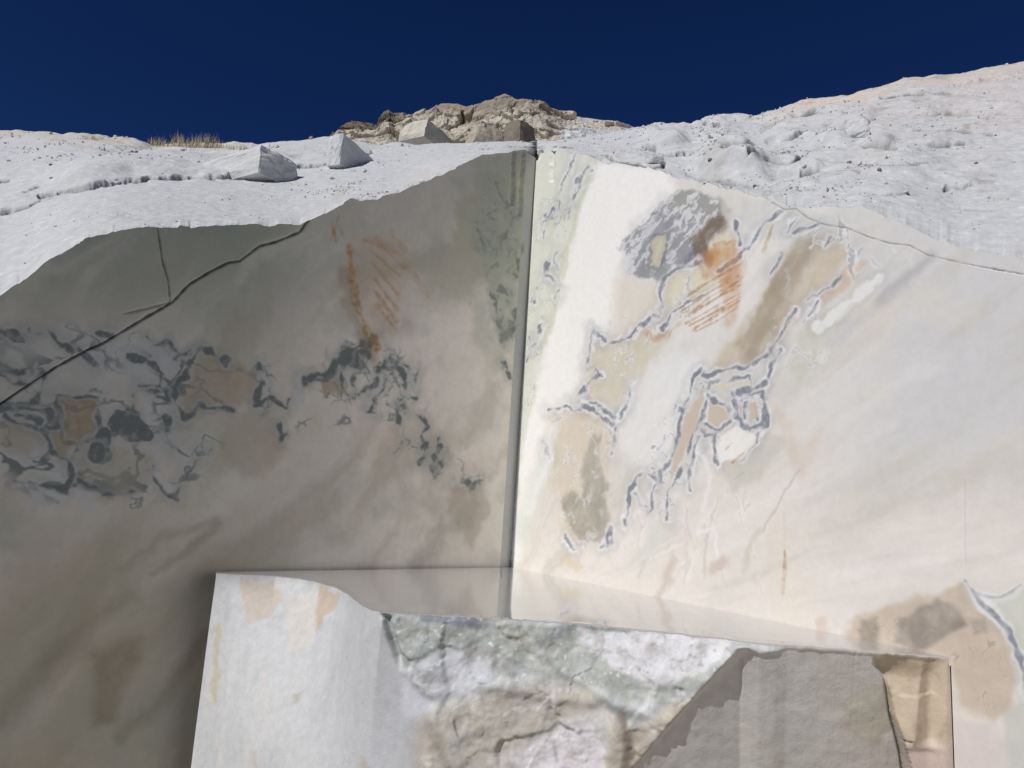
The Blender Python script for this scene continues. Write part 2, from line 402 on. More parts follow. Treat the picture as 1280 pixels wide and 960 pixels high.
    f.poly([(560,610),(606,606),(612,640),(590,690),(560,640)], S(184, 174, 158), 0.5, 10)
    f.stroke([(150,712),(200,672),(270,652)], 5, S(156, 148, 124), 0.4, 8)
    f.stroke([(190,716),(240,682),(276,656)], 5, S(152, 144, 120), 0.45, 7)
    f.stroke([(60,830),(120,770),(165,745)], 12, S(160, 152, 128), 0.4, 14)
    f.stroke([(150,925),(215,860),(250,800)], 10, S(150, 142, 120), 0.45, 12)
    f.stroke([(0,900),(60,830),(110,800)], 16, S(160, 154, 136), 0.4, 16)
    f.poly([(112,815),(140,805),(165,795),(175,796),(172,830),(152,862),(145,905),(112,908),(118,870)], S(150, 138, 112), 0.6, 20, 0.3)
    # rust washes
    for p, wd, al in [([(437,308),(440,350),(447,382),(458,412),(472,436)],7,0.85),([(415,278),(420,302)],4,0.6),([(420,276),(431,300)],3,0.5),([(424,270),(414,300)],3,0.5),
      ([(455,300),(482,312),(505,335)],3.5,0.5),([(462,312),(500,345)],3,0.55),([(466,330),(497,368)],3,0.55),([(468,348),(496,386)],3,0.6),([(470,366),(496,402)],3.5,0.65),([(472,382),(494,412)],3.5,0.65),
      ([(488,290),(506,312)],6,0.4),([(505,330),(520,345),(535,372)],5,0.35),([(470,300),(500,320)],5,0.35)]:
        f.stroke(p, wd*0.85, S(190, 142, 80), al, wd*0.6, 1.4, 0.9)
    f.poly([(437,300),(470,295),(506,300),(512,340),(494,412),(470,425),(446,372)], RUST, 0.28, 16, 0.6)
    f.stroke([(430,340),(445,400),(468,445)], 12, S(150, 120, 76), 0.35, 8)
    # green vertical wash beside the corner
    f.poly([(590,196),(655,190),(650,300),(640,430),(628,450),(612,360),(590,270)], S(186, 190, 172), 0.6, 14, 0.3)
    # fracture and drill marks (cut into the face)
    f.groove([(-260,650),(-120,575),(-20,520),(0,505),(40,478),(71,458),(110,437),(132,427),(180,398),(215,378),(237,355),(262,340),(285,328),(300,326),(325,307),(345,302),(375,290),(383,278),(402,264)], 2.5, 0.02, SOIL, 0.8)
    f.groove([(197,284),(203,325),(210,350),(213,378)], 2.4, 0.012, S(100, 98, 88), 0.7)
    f.groove([(155,392),(185,385),(212,378)], 2.2, 0.01, S(110, 108, 96), 0.5)
    f.groove([(643,188),(641,225),(640,255)], 4.5, 0.035, None)
    f.groove([(655,188),(652,225),(650,268)], 4.5, 0.035, None)

def left_face():
    t = empty('marble_cliff', tuple(K[:2])+(0,))
    P = wall_points(K, TL, cL, -0.1, rzL, 500)
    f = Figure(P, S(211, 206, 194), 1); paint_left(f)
    P = P+(f.h.reshape(P.shape[:2])[..., None]*NL)
    # slight unevenness of the sawn sheet
    o = grid('sawn_face', P-np.array([K[0], K[1], 0]), M_SAWN_L, t, f.C, flip=False)
    # shaded slot where the two saw cuts run past each other
    pts = [K, K-NL*0.008, K2-NL*0.008+TL*0.001, K2-NL*0.008+TR*0.01]
    c = []
    for p, q in zip(pts[:-1], pts[1:]):
        for s in np.linspace(0, 1, 13)[:-1]: c.append(p+(q-p)*s)
    c.append(pts[-1]); c = np.array(c)
    zz = np.linspace(-0.1, 1, 120)
    G = np.zeros((120, len(c), 3)); G[..., :2] = c[None, :, :2]; G[..., 2] = (zz[:, None]*(rzL[0]-0.02))
    g = Figure(G, S(196, 196, 192), 21)
    g.stroke([(640,316),(652,312)], 9, S(130, 134, 132), 0.7); g.stroke([(634,410),(646,408)], 4, S(150, 152, 150), 0.6)
    grid('corner_slot', G-np.array([K[0], K[1], 0]), M_SAWN_L, t, g.C)
    tag(t, 'sawn marble face in shade with folded grey-green veins and a long diagonal crack', 'rock face')
left_face()

# ------------------------------------------------------------------ right face (in sun)
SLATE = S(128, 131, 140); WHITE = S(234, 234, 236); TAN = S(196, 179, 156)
def paint_right(f):
    P = f.P; n = len(P); al = np.arange(n)
    lg = fbm(P, 1.3, 4, 31)
    f.mix(al, S(219, 211, 203), 0.8*sm(f.y0-430+120*lg, 0, 260))
    f.mix(al, S(198, 198, 200), 0.8*sm(f.x0-980+160*lg, 0, 160)*sm(700-f.y0, 0, 200))
    wx, wy = f.x+45*lg-600, 830-f.y+45*lg        # bedding fans out from the foot of the corner
    ph, rr = np.arctan2(wy, wx), np.sqrt(wx*wx+wy*wy)
    bnd = fbm(np.stack([ph*9.0, rr/420, lg*0.5], -1), 1.0, 5, 8)
    bn2 = fbm(np.stack([ph*22.0, rr/260, lg*0.5], -1), 1.0, 4, 18)
    f.mix(al, S(186, 180, 168), 0.34*sm(bn2, 0.08, 0.5)); f.mix(al, S(192, 192, 190), 0.35*sm(-bn2, 0.12, 0.5))
    cl = fbm(P, 0.5, 5, 9)
    f.mix(al, S(200, 199, 194), 0.45*sm(cl, 0.05, 0.5)); f.mix(al, S(218, 209, 192), 0.4*sm(-cl, 0.1, 0.5))
    f.mix(al, S(192, 186, 174), 0.55*sm(bnd, 0.04, 0.5)); f.mix(al, S(230, 227, 223), 0.6*sm(-bnd, 0.04, 0.5))
    # white and green bands beside the corner
    f.poly([(735,198),(830,214),(846,240),(790,290),(772,330),(770,400),(735,420),(715,500),(690,560),(650,700),(637,712),(650,560),(690,400)], S(238, 236, 233), 0.9, 16)
    f.poly([(668,188),(742,196),(728,260),(708,330),(690,400),(672,470),(655,560),(642,640),(640,500),(656,330)], S(214, 216, 203), 0.85, 10, 0.2)
    f.stroke([(742,196),(722,262),(700,345),(682,430)], 5, S(205, 203, 180), 0.6, 5)
    f.stroke([(690,560),(672,600),(655,670)], 16, S(205, 210, 198), 0.6, 14)
    # broad tan fields
    f.poly([(738,432),(790,420),(828,395),(836,420),(800,470),(770,505),(725,495),(735,470)], S(203, 194, 174), 0.8, 12, 0.25)
    f.poly([(770,350),(815,350),(828,372),(812,398),(775,425),(762,390)], S(220, 210, 194), 0.6, 18, 0.2)
    f.poly([(686,515),(757,511),(768,556),(761,582),(761,672),(750,682),(705,672),(698,620),(684,605)], S(208, 194, 174), 0.75, 14, 0.35)
    f.poly([(741,545),(750,545),(748,585),(761,605),(761,672),(750,680),(727,676),(709,650),(703,624),(714,612),(727,620),(729,575)], S(152, 148, 138), 0.85, 7, 0.35)
    f.poly([(1018,292),(1045,290),(1062,320),(1040,350),(1004,385),(985,420),(960,445),(905,462),(889,470),(898,445),(919,420),(945,380),(966,345),(985,315)], S(192, 176, 152), 0.8, 12, 0.35)
    f.stroke([(1018,296),(985,350),(960,400),(938,440)], 17, S(142, 130, 114), 0.6, 14)
    f.stroke([(1000,300),(960,370),(930,430)], 5, S(150, 138, 120), 0.5, 6)
    f.poly([(1062,330),(1085,325),(1062,360),(1030,385),(1024,372)], S(204, 180, 160), 0.7, 8)
    f.poly([(832,350),(876,330),(900,345),(880,368),(845,388),(830,380)], S(212, 206, 184), 0.8, 7)
    f.poly([(880,300),(915,285),(922,305),(915,328),(890,335),(878,322)], S(208, 194, 166), 0.7, 14, 0.3)
    f.poly([(930,245),(1010,262),(1060,275),(1040,300),(990,300),(945,300),(925,270)], S(196, 197, 194), 0.6, 12, 0.3)
    f.poly([(1000,410),(1040,390),(1060,400),(1025,445),(1000,475),(985,460)], S(190, 191, 176), 0.6, 12, 0.35)
    f.poly([(963,505),(985,518),(1002,560),(1027,534),(1022,566),(1000,602),(984,572),(975,540)], S(207, 192, 176), 0.55, 12, 0.3)
    f.poly([(898,580),(930,562),(960,540),(985,552),(950,600),(915,618)], S(186, 186, 174), 0.65, 9, 0.3)
    f.poly([(790,470),(850,440),(880,460),(850,520),(835,580),(800,590),(775,560)], S(226, 226, 225), 0.7, 22, 0.2)
    W_ = S(232, 232, 235)
    f.swirl([(655,250),(735,200),(722,270),(700,360),(680,460),(652,560)], S(140,146,146), W_, 0.3, 0.6, 11, 10, (1.5,1.5,0.8))
    f.swirl([(790,585),(850,480),(890,455),(960,470),(965,540),(900,590),(860,620),(830,660),(785,650)], S(150,150,160), W_, 0.22, 0.75, 12, 16)
    f.swirl([(680,505),(760,500),(785,540),(770,600),(760,690),(700,700),(690,640)], S(168,166,164), W_, 0.25, 0.6, 13, 16)
    f.swirl([(930,245),(1060,270),(1090,330),(1030,400),(980,440),(960,420),(985,340),(930,330)], S(150,150,152), W_, 0.28, 0.65, 14, 18, (1,1,0.8))
    f.swirl([(735,410),(830,340),(900,330),(930,330),(900,400),(830,420),(760,500),(720,500)], S(160,160,164), W_, 0.24, 0.6, 17, 14)
    f.swirl([(1000,280),(1120,300),(1180,330),(1080,420),(1000,480),(960,470),(1010,380)], S(176,175,174), W_, 0.3, 0.5, 18, 20, (1,1,0.8))
    f.swirl([(770,300),(835,245),(905,245),(900,300),(850,350),(780,350)], S(112,114,126), W_, 0.2, 0.7, 15, 8)
    f.swirl([(780,620),(960,600),(1000,640),(960,740),(800,740)], S(196,186,178), S(232,228,224), 0.5, 0.5, 16, 30, (1,1,0.5))
    # slate mass with its pale clast
    f.poly([(774,311),(786,296),(801,282),(829,254),(847,239),(876,239),(899,252),(905,275),(888,295),(880,320),(860,331),(844,342),(829,356),(816,348),(797,345),(782,342),(787,323)], S(138, 139, 146), 0.9, 5, 0.15)
    f.poly([(829,254),(847,239),(900,248),(915,262),(895,285),(860,275)], S(160, 160, 150), 0.7, 8, 0.4)
    idx = f._box([(775,240),(905,350)], 4)
    if len(idx):
        q2 = np.stack([P[idx, 0]*1.0+P[idx, 1]*0.8, P[idx, 1]*0.3, P[idx, 2]*1.0+P[idx, 1]*0.5], -1)
        q2 = q2+0.06*np.stack([fbm(P[idx], 0.08, 3, k) for k in (1, 2, 3)], -1); r = ridged(q2, 0.15, 4, 4)
        s_ = f.inside([(774,311),(801,282),(829,254),(847,239),(876,239),(899,252),(888,295),(880,320),(844,342),(829,356),(782,342)], idx)
        f.mix(idx, S(216, 216, 220), 0.8*sm(r, 0.52, 0.72)*s_); f.mix(idx, S(108, 110, 124), 0.75*sm(-r, -0.2, 0.15)*s_)
    f.poly([(814,296),(832,290),(836,311),(823,337),(811,333)], S(200, 192, 172), 0.95, 4, 0, S(124,126,134), 3)
    f.stroke([(898,277),(874,300),(880,322)], 15, S(112, 92, 66), 0.75, 8)
    D = [([(876,326),(863,334),(847,336),(832,348),(826,367),(829,379),(826,392),(816,395),(810,401),(797,409),(790,420),(776,429),(762,428)],4.5),
      ([(757,424),(741,415)],6),([(741,415),(738,432),(732,464),(744,461),(750,467),(735,479),(722,495)],3.5),([(976,264),(960,279),(948,289),(938,304),(926,320),(914,330),(898,340)],5),
      ([(879,367),(860,376),(844,386),(832,401),(826,411)],3.5),([(1028,278),(1010,284),(991,293)],6),([(996,273),(985,292)],3),([(979,317),(963,342)],4.5),([(918,272),(919,285),(923,304)],6),
      ([(1054,345),(1040,358)],6),([(1035,361),(1022,372),(1010,376)],4),([(1023,382),(1012,396)],3),([(1040,300),(1030,308),(1036,296)],5),
      ([(994,389),(985,407),(969,432),(960,445)],5),([(960,445),(935,457),(910,462),(891,472),(879,472),(877,462)],6.5),([(875,463),(863,479),(854,511)],4.5),
      ([(885,492),(891,480),(916,474),(938,470),(941,489),(954,486),(963,461),(974,434)],3),([(854,511),(850,530),(846,545),(841,571),(829,589),(822,605)],6.5),
      ([(822,605),(810,592),(794,596),(785,614),(782,655)],4.5),([(818,605),(813,617),(816,636),(810,642)],3.5),([(794,616),(800,630),(808,633)],2.5),
      ([(885,494),(879,517),(866,539),(857,571),(847,599),(835,617),(832,649)],5),([(876,536),(885,541),(894,539),(891,558),(898,581)],4.5),([(874,542),(866,571),(860,596),(863,614)],3),
      ([(885,497),(908,505),(914,524),(898,537),(880,530)],6),([(919,489),(937,492),(954,489),(955,533),(929,537),(919,524),(917,499)],8),([(925,488),(955,480)],9),([(929,503),(930,525)],4),([(940,506),(944,526)],3),
      ([(948,540),(945,556),(926,574)],3),([(735,208),(725,225),(718,243),(714,256),(706,262)],4.5),([(713,258),(712,266)],4),([(716,195),(710,216),(704,231),(698,262)],2.5),
      ([(689,262),(683,272)],6.5),([(697,268),(676,281),(677,297)],2.5),([(697,314),(693,327),(698,333)],2.5),([(686,328),(682,342)],5),([(684,342),(693,350)],2.5),([(671,358),(666,378)],3),
      ([(697,362),(692,372)],3),([(676,405),(670,427),(658,452)],2.5),([(664,420),(660,440)],2.5),([(686,513),(705,508),(720,513),(735,502),(754,508),(767,522),(771,537),(765,571)],4),
      ([(728,506),(745,516),(765,530)],5),([(791,478),(784,500),(775,522)],3),([(682,552),(684,571)],2.5),([(829,250),(815,272),(800,284)],3),([(764,660),(760,684),(752,688)],5),([(707,668),(716,686)],3)]
    for p, wd in D:
        f.vein(p, wd*0.85, SLATE, WHITE, 0.92, 3.0, 0.7)
    for pts in ([(888,503),(905,508),(908,522),(897,531),(884,526)],[(922,503),(927,505),(926,522),(921,518)],[(933,505),(943,503),(945,524),(936,528)],[(870,500),(882,478),(874,520),(856,560),(846,590),(838,600),(846,560),(858,520)]):
        f.poly(pts, S(196, 182, 166), 0.9, 3)
    f.poly([(900,545),(916,535),(945,545),(940,560),(920,575),(903,580),(895,560)], S(232, 230, 226), 0.85, 6)
    f.stroke([(895,486),(915,480),(935,478)], 5, S(206, 200, 184), 0.9, 2)
    f.stroke([(1020,410),(1045,395),(1070,375),(1100,342)], 14, S(182, 183, 180), 0.5, 8, 1.0); f.stroke([(1022,409),(1045,394),(1070,374),(1099,345)], 7.5, S(226, 226, 223), 0.85, 4, 1.8)
    f.stroke([(1100,378),(1135,345),(1165,318)], 7, S(168, 166, 170), 0.6, 9); f.stroke([(1040,430),(1090,385),(1130,360)], 6, S(184, 182, 184), 0.45, 10)
    f.stroke([(875,560),(890,600),(880,640)], 4, WHITE, 0.4); f.stroke([(690,540),(682,580),(662,640)], 5, WHITE, 0.5, 6)
    # rust
    f.poly([(885,312),(916,305),(931,330),(930,360),(918,408),(903,408),(909,380),(897,352),(880,346)], RUST, 0.68, 10, 0.6)
    for p, wd, al_ in [([(848,378),(880,356),(918,334)],2.5,0.7),([(852,389),(885,366),(923,345)],2.5,0.75),([(862,394),(890,376),(926,356)],3,0.8),([(858,404),(893,384),(926,366)],2,0.7),([(866,412),(896,394),(924,376)],2.5,0.8),
       ([(872,402),(905,384)],2,0.7),([(846,384),(884,361),(921,340)],1.8,0.5),([(856,396),(888,371),(925,351)],1.8,0.6),([(862,407),(896,388),(926,371)],1.6,0.6),([(870,414),(900,399),(922,384)],1.8,0.6),([(896,372),(929,346)],2,0.7),([(890,350),(926,330)],2.4,0.6),([(880,345),(876,328),(890,312)],8,0.5),([(892,306),(916,303)],5,0.6),([(806,412),(820,424),(836,416)],6,0.55),([(830,420),(850,404)],3,0.4),([(966,281),(960,298),(954,314)],2.2,0.6),
       ([(907,562),(916,553)],2,0.7),([(915,578),(930,566)],2.2,0.7),([(908,606),(930,590)],1.6,0.5),([(981,688),(981,704),(979,724)],3.2,0.75),([(979,724),(978,742)],3,0.3),([(980,640),(981,690)],1.6,0.15)]:
        f.stroke(p, wd*0.8, S(172, 124, 72), al_, wd*0.6, 1.6, 1.0)
    # streaks near the waterline
    for p, wd, c, al_ in [([(822,748),(830,730),(842,700)],7,S(190,172,160),0.6),([(812,700),(818,660)],10,S(205,206,200),0.5),([(880,720),(881,670)],3,S(196,188,178),0.6),([(890,712),(905,700)],9,S(190,170,160),0.6),
        ([(930,715),(938,680),(950,660)],5,S(196,192,178),0.6),([(955,660),(975,620),(1000,585)],2.5,S(184,180,176),0.6),([(800,720),(806,705)],5,S(196,190,180),0.5),([(870,665),(892,660),(896,690)],3,WHITE,0.5),([(860,640),(858,700)],4,S(206,196,188),0.4)]:
        f.stroke(p, wd, c, al_, wd*0.8)
    f.poly([(700,690),(712,700),(730,706),(722,716),(706,708)], S(206, 190, 160), 0.6, 8)
    # brown breccia low on the right
    f.poly([(1052,812),(1062,778),(1085,765),(1130,750),(1165,745),(1206,730),(1216,760),(1238,772),(1262,800),(1270,850),(1262,885),(1240,902),(1205,885),(1186,822),(1120,815)], S(188, 170, 150), 0.8, 12, 0.25)
    f.swirl([(1060,800),(1085,768),(1165,748),(1206,735),(1240,780),(1262,810),(1266,880),(1230,895),(1195,870),(1180,815)], S(150,140,130), S(208,194,178), 0.16, 0.55, 19, 12)
    f.poly([(1072,800),(1076,776),(1096,772),(1100,798),(1090,808)], S(128, 120, 110), 0.75, 9, 0.4)
    f.poly([(1118,805),(1124,772),(1150,758),(1172,748),(1200,765),(1206,782),(1180,795),(1150,812)], S(126, 120, 114), 0.75, 10, 0.4)
    f.poly([(1208,775),(1230,775),(1232,792),(1215,795)], S(130, 124, 120), 0.5, 8, 0.4)
    f.poly([(1018,800),(1022,772),(1036,770),(1038,800)], S(206, 188, 176), 0.7, 7)
    f.poly([(1190,900),(1240,905),(1262,930),(1300,980),(1200,1000)], S(206, 196, 194), 0.8, 12, 0.2)
    f.poly([(1240,745),(1300,730),(1320,900),(1285,940),(1270,850),(1262,800)], S(196, 200, 190), 0.7, 9, 0.2)
    f.poly([(1250,890),(1275,880),(1290,960),(1265,980)], S(186, 190, 184), 0.6, 9)
    f.vein([(1208,728),(1222,750),(1245,770),(1262,792),(1276,825),(1284,870)], 6, S(136, 140, 148), WHITE, 0.9, 5)
    f.vein([(1222,742),(1250,746),(1280,732)], 3, S(170, 174, 178), WHITE, 0.8, 5)
    # fracture along the top
    f.groove([(965,253),(980,262),(995,261),(1010,273),(1032,281),(1059,285),(1085,296),(1111,304),(1137,307),(1160,319),(1212,331)], 1.6, 0.003, S(118, 112, 104), 0.65)
    f.groove([(1212,331),(1250,338),(1290,345)], 1.6, 0.01, S(150, 146, 142), 0.6)
    f.groove([(691,189),(689,225)], 4.5, 0.03, None)
    f.groove([(668,198),(672,196),(676,190)], 5, 0.03, None)
    f.groove([(1205,600),(1206,720)], 1.4, 0.004, S(190, 188, 192), 0.4)

def right_face():
    t = empty('marble_cliff', tuple(K2[:2])+(0,))
    org = np.array([K2[0], K2[1], 0])
    P = wall_points(K2, TR, cR, LEDGE-0.04, rzR, 440)
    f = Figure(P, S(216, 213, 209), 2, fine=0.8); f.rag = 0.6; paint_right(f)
    P = P+f.h.reshape(P.shape[:2])[..., None]*NR
    grid('sawn_face', P-org, M_SAWN_R, t, f.C)
    u0 = float(np.dot(C_END-K2, TR))+0.006
    c = np.concatenate([np.linspace(u0, u0+0.9, 120), np.linspace(u0+0.95, UR_MAX, 30)])
    P = wall_points(K2, TR, c, -0.1, np.full(len(c), LEDGE-0.04), 180)
    f = Figure(P, S(216, 213, 209), 2, fine=0.8); f.rag = 0.6; paint_right(f)
    P = P+f.h.reshape(P.shape[:2])[..., None]*NR
    grid('lower_face', P-org, M_SAWN_R, t, f.C)
    tag(t, 'sunlit sawn white marble face with slate-blue veins, tan bands and rust streaks', 'rock face')
right_face()

# ------------------------------------------------------------------ hillside above the cut
SKY_L = [(-600,150),(-120,160),(0,163),(60,164),(110,168),(150,171),(180,174),(230,178),(300,181),(360,180),(415,177),(470,180),(560,179),(640,178),(700,176),
         (760,168),(790,160),(830,156),(862,155),(885,146),(905,141),(940,145),(1000,128),(1060,118),(1100,106),(1140,98),(1190,95),(1240,84),(1280,78),(1400,58),(1900,40)]
def sky_depth(x):
    return np.interp(x, [-600, 0, 200, 450, 640, 760, 900, 1100, 1280, 1900], [13, 14, 13, 13.0, 12.5, 12.5, 12.0, 13, 14, 15])
STEPS = [  # (polyline across the slope, rise of the ground above it, reach, groove width, groove depth)
    ([(-30,275),(0,266),(37,257),(49,250)], 0.05, 30, 3.0, 0.06),
    ([(49,245),(75,240),(105,236),(165,225),(210,224),(277,226),(322,220),(352,212),(390,209),(431,203),(466,190)], 0.12, 40, 3.4, 0.14),
    ([(118,209),(145,206),(172,201),(187,193),(232,188)], -0.12, 30, 4.0, 0.14),
    ([(0,227),(12,225)], 0.03, 12, 3, 0.05), ([(32,242),(48,234)], 0.03, 12, 3, 0.05),
    ([(804,186),(815,188),(822,193),(840,196),(866,198)], 0.16, 30, 3.5, 0.16),
    ([(740,197),(757,196),(775,203),(800,206),(815,212),(832,207)], 0.05, 14, 3, 0.07),
    ([(860,216),(872,222),(890,226),(931,233),(965,239)], 0.20, 46, 4.0, 0.18),
    ([(1002,201),(1012,197),(1032,191),(1070,189)], 0.10, 24, 3.0, 0.1), ([(870,150),(885,158),(905,160)], 0.06, 14, 3, 0.08), ([(960,182),(985,178),(1010,170)], 0.06, 16, 3, 0.07), ([(1225,150),(1262,152)], 0.04, 12, 3, 0.05),
    ([(930,222),(960,216),(990,214),(1008,205)], 0.06, 18, 3, 0.07), ([(600,186),(640,183),(700,186),(735,190)], 0.03, 8, 2, 0.02), ([(1060,215),(1120,212),(1170,214)], 0.03, 12, 2, 0.03), ([(1090,245),(1150,248)], 0.02, 12, 2, 0.03),
    ([(1076,190),(1119,189)], 0.10, 18, 5.0, 0.1), ([(1145,189),(1205,186)], 0.05, 14, 2.6, 0.06),
    ([(1181,236),(1205,237),(1214,233)], 0.03, 12, 3.0, 0.08), ([(1043,168),(1056,169),(1074,165),(1095,155)], 0.12, 26, 3.5, 0.1),
    ([(935,167),(948,172)], 0.05, 12, 5, 0.08), ([(868,190),(900,186),(925,190)], 0.05, 14, 2.2, 0.05), ([(1000,222),(1040,218),(1075,221)], 0.03, 10, 2.0, 0.04), ([(985,150),(1030,146),(1070,148)], 0.05, 14, 2.4, 0.05), ([(1130,170),(1180,168),(1240,172)], 0.04, 12, 2.2, 0.04), ([(1100,125),(1160,120),(1230,122)], 0.05, 12, 2.2, 0.04), ([(1200,262),(1240,266)], 0.02, 8, 2.0, 0.03), ([(885,205),(912,210),(940,207)], 0.04, 10, 2.2, 0.05), ([(1195,108),(1280,100)], 0.06, 14, 4, 0.06), ([(1110,148),(1160,146),(1220,143),(1290,146)], 0.06, 18, 2.5, 0.04)]
HILL = {}
def hillside():
    RL = np.stack([K[0]+TL[0]*cL, K[1]+TL[1]*cL, rzL], -1)[::-1]
    RR = np.stack([K2[0]+TR[0]*cR, K2[1]+TR[1]*cR, rzR], -1)
    R = np.concatenate([RL, RR], 0)
    x, y, dep = survey(R)
    good = (dep > 1.2) & (x > -550) & (x < 1850)
    i0, i1 = np.nonzero(good)[0][[0, -1]]
    sx = np.array([p[0] for p in SKY_L]); sy = np.array([p[1] for p in SKY_L])
    T = R.copy()
    jit = 0.0*fbm(np.stack([x/26, np.zeros_like(x), np.zeros_like(x)], -1), 1.0, 4, 6)
    for i in range(len(R)):
        j = min(max(i, i0), i1)
        T[i] = at_depth(x[j], np.interp(x[j], sx, sy)+jit[j], float(sky_depth(x[j])))
        if i != j: T[i] += (R[i]-R[j])
    rows = 340
    tt = np.linspace(0, 1, rows)**1.1
    kk = np.ones(61)/61
    Rs = R.copy(); Rs[:, 2] = np.convolve(np.pad(R[:, 2], 30, mode='edge'), kk, 'valid')
    P = Rs[None]+(T-Rs)[None]*tt[:, None, None]
    P[..., 2] += (R[:, 2]-Rs[:, 2])[None]*(1-sm(tt, 0, 0.05))[:, None]
    P[..., 2] += (0.10*fbm(np.stack([x/30, x*0, x*0], -1), 1.0, 4, 6))[None]*sm(tt, 0.9, 1.0)[:, None]
    # far side of the crest
    away = T-EYE; away[:, 2] = 0; away /= np.linalg.norm(away, axis=1)[:, None]
    back = np.array([0.6, 1.5, 4, 10, 25.0])
    B = T[None]+away[None]*back[:, None, None]; B[..., 2] -= (back*0.02)[:, None]
    P = np.concatenate([P, B], 0); tt = np.concatenate([tt, np.ones(len(back))])
    du = np.gradient(P, axis=1); dv = np.gradient(P, axis=0)
    N = np.cross(du, dv); N /= np.linalg.norm(N, axis=-1)[..., None]+1e-9
    N = np.where(N[..., 2:3] < 0, -N, N)
    N = np.array([N[..., 0].mean()*0, -0.42, 0.9])[None, None]*np.ones_like(P)
    f = Figure(P, S(192, 193, 195), 4, warp=0.55, fine=0.12)
    X0, Y0 = f.x0.reshape(P.shape[:2]), f.y0.reshape(P.shape[:2])
    edge = sm(tt, 0.0, 0.10)[:, None]; crest = 1-0.75*sm(tt, 0.82, 1.0)[:, None]
    rough = 0.35+0.85*sm(X0, 640, 860)*sm(270-Y0, 0, 70)+0.4*sm(Y0, 150, 240)*sm(420-X0, 0, 120)*0
    PW = P*np.array([0.5, 1, 1])+0.10*np.stack([fbm(P, 0.6, 3, k) for k in (81, 82, 83)], -1)
    o, ti, bd = cells(PW, 0.55, 3)
    o2, ti2, bd2 = cells(PW, 0.2, 5)
    o3, ti3, bd3 = cells(PW, 0.09, 6)
    left_smooth = 1-0.75*sm(520-X0, -60, 60)*sm(Y0, 205, 232)
    H = (0.07*fbm(P, 1.5, 4, 3)+0.025*left_smooth*ridged(P, 0.7, 4, 9)*rough*1.3+0.07*(o-0.5+0.9*ti)*rough*sm(900-np.abs(X0-950)*5, 0, 500)
         + 0.022*left_smooth*(o2-0.5+0.8*ti2)*rough + 0.012*left_smooth*(o3-0.5+0.9*ti3)*rough + 0.012*left_smooth*fbm(P, 0.12, 3, 12))*edge*crest
    H = H+0.012*fbm(P, 0.09, 3, 5)*sm(tt, 0, 0.03)[:, None]
    Xw, Yw = f.x.reshape(P.shape[:2]), f.y.reshape(P.shape[:2])
    GR = np.zeros_like(H)
    for pts, rise, reach, gw, gd in STEPS:
        p = np.array(pts, float)
        yl = np.interp(Xw, p[:, 0], p[:, 1])
        fl = min(60, 0.4*(p[-1, 0]-p[0, 0])); win = sm(Xw, p[0, 0]-6, p[0, 0]+fl)*(1-sm(Xw, p[-1, 0]-fl, p[-1, 0]+6))
        v = yl-Yw+4*(o2-0.5)+7*(o-0.5)          # above the line
        H = H+rise*win*sm(v, -2.0, 13.0)*(1-sm(v, reach*0.45, reach))*edge
        f.h[:] = 0
        f.groove(pts, gw*0.9, gd, S(84, 83, 84), 0.85, raw=False)
        GR = GR+f.h.reshape(H.shape)*edge
    al = np.arange(len(f.C)); PP = f.P
    n1 = fbm(PP, 0.5, 4, 44); n2 = fbm(PP, 0.15, 4, 45)
    # stains and weathering that belong to the ground
    f.mix(al, S(188, 184, 182), 0.55*sm(n2+0.4*n1, 0.1, 0.5)*sm(f.x0, 560, 900))
    f.mix(al, S(206, 190, 174), 0.75*sm(23+26*n1-(f.y0-np.interp(f.x0, sx, sy)), 0, 18)*sm(f.x0, 930, 1000))
    f.mix(al, S(194, 186, 184), 0.6*sm(f.x0+300*n1, 1010, 1250)*sm(170+60*n1-f.y0+(f.x0-1000)*0.0, -30, 40))
    f.mix(al, S(190, 180, 160), 0.6*sm(14+40*n1-(f.y0-np.interp(f.x0, sx, sy)), 0, 12)*sm(330-f.x0, 0, 60))
    f.mix(al, S(196, 180, 158), 0.7*sm(n2+0.5*n1, 0.06, 0.4)*sm(30-(f.y0-np.interp(f.x0, [380,430,470,540,600,660], [282,252,250,225,200,190]))*-1, 0, 30)*sm(f.x0, 385, 430)*(1-sm(f.x0, 560, 600))*sm(f.y0, 186, 200))
    f.mix(al, S(182, 178, 170), 0.8*sm(n2+0.3*n1, 0.0, 0.25)*sm(f.x0, 735, 750)*(1-sm(f.x0, 765, 800))*sm(f.y0, 190, 197)*(1-sm(f.y0, 205, 212)))
    ck = ridged(PW.reshape(-1, 3)+0.1*n1[:, None], 0.9, 3, 91)
    f.mix(al, S(150, 148, 146), 0.7*sm(ck, 0.80, 0.92)*sm(n1, -0.1, 0.25)*(0.35+0.65*sm(f.x0, 600, 800)))
    pit = fbm(PP, 0.06, 3, 93)
    f.mix(al, S(140, 137, 134), 0.55*sm(pit, 0.28, 0.5)*sm(n1+0.1, 0, 0.3)*(0.3+0.7*sm(f.x0, 700, 860))); f.mix(al, S(222, 222, 222), 0.5*sm(-pit, 0.2, 0.5))
    for pts, a_ in [([(868,228),(900,226),(905,205),(880,200)],0.6),([(1078,190),(1119,190),(1115,182),(1085,184)],0.6),([(62,238),(105,232),(105,226),(78,232)],0.4)]:
        f.poly(pts, S(170, 168, 164), a_, 8, 0.4)
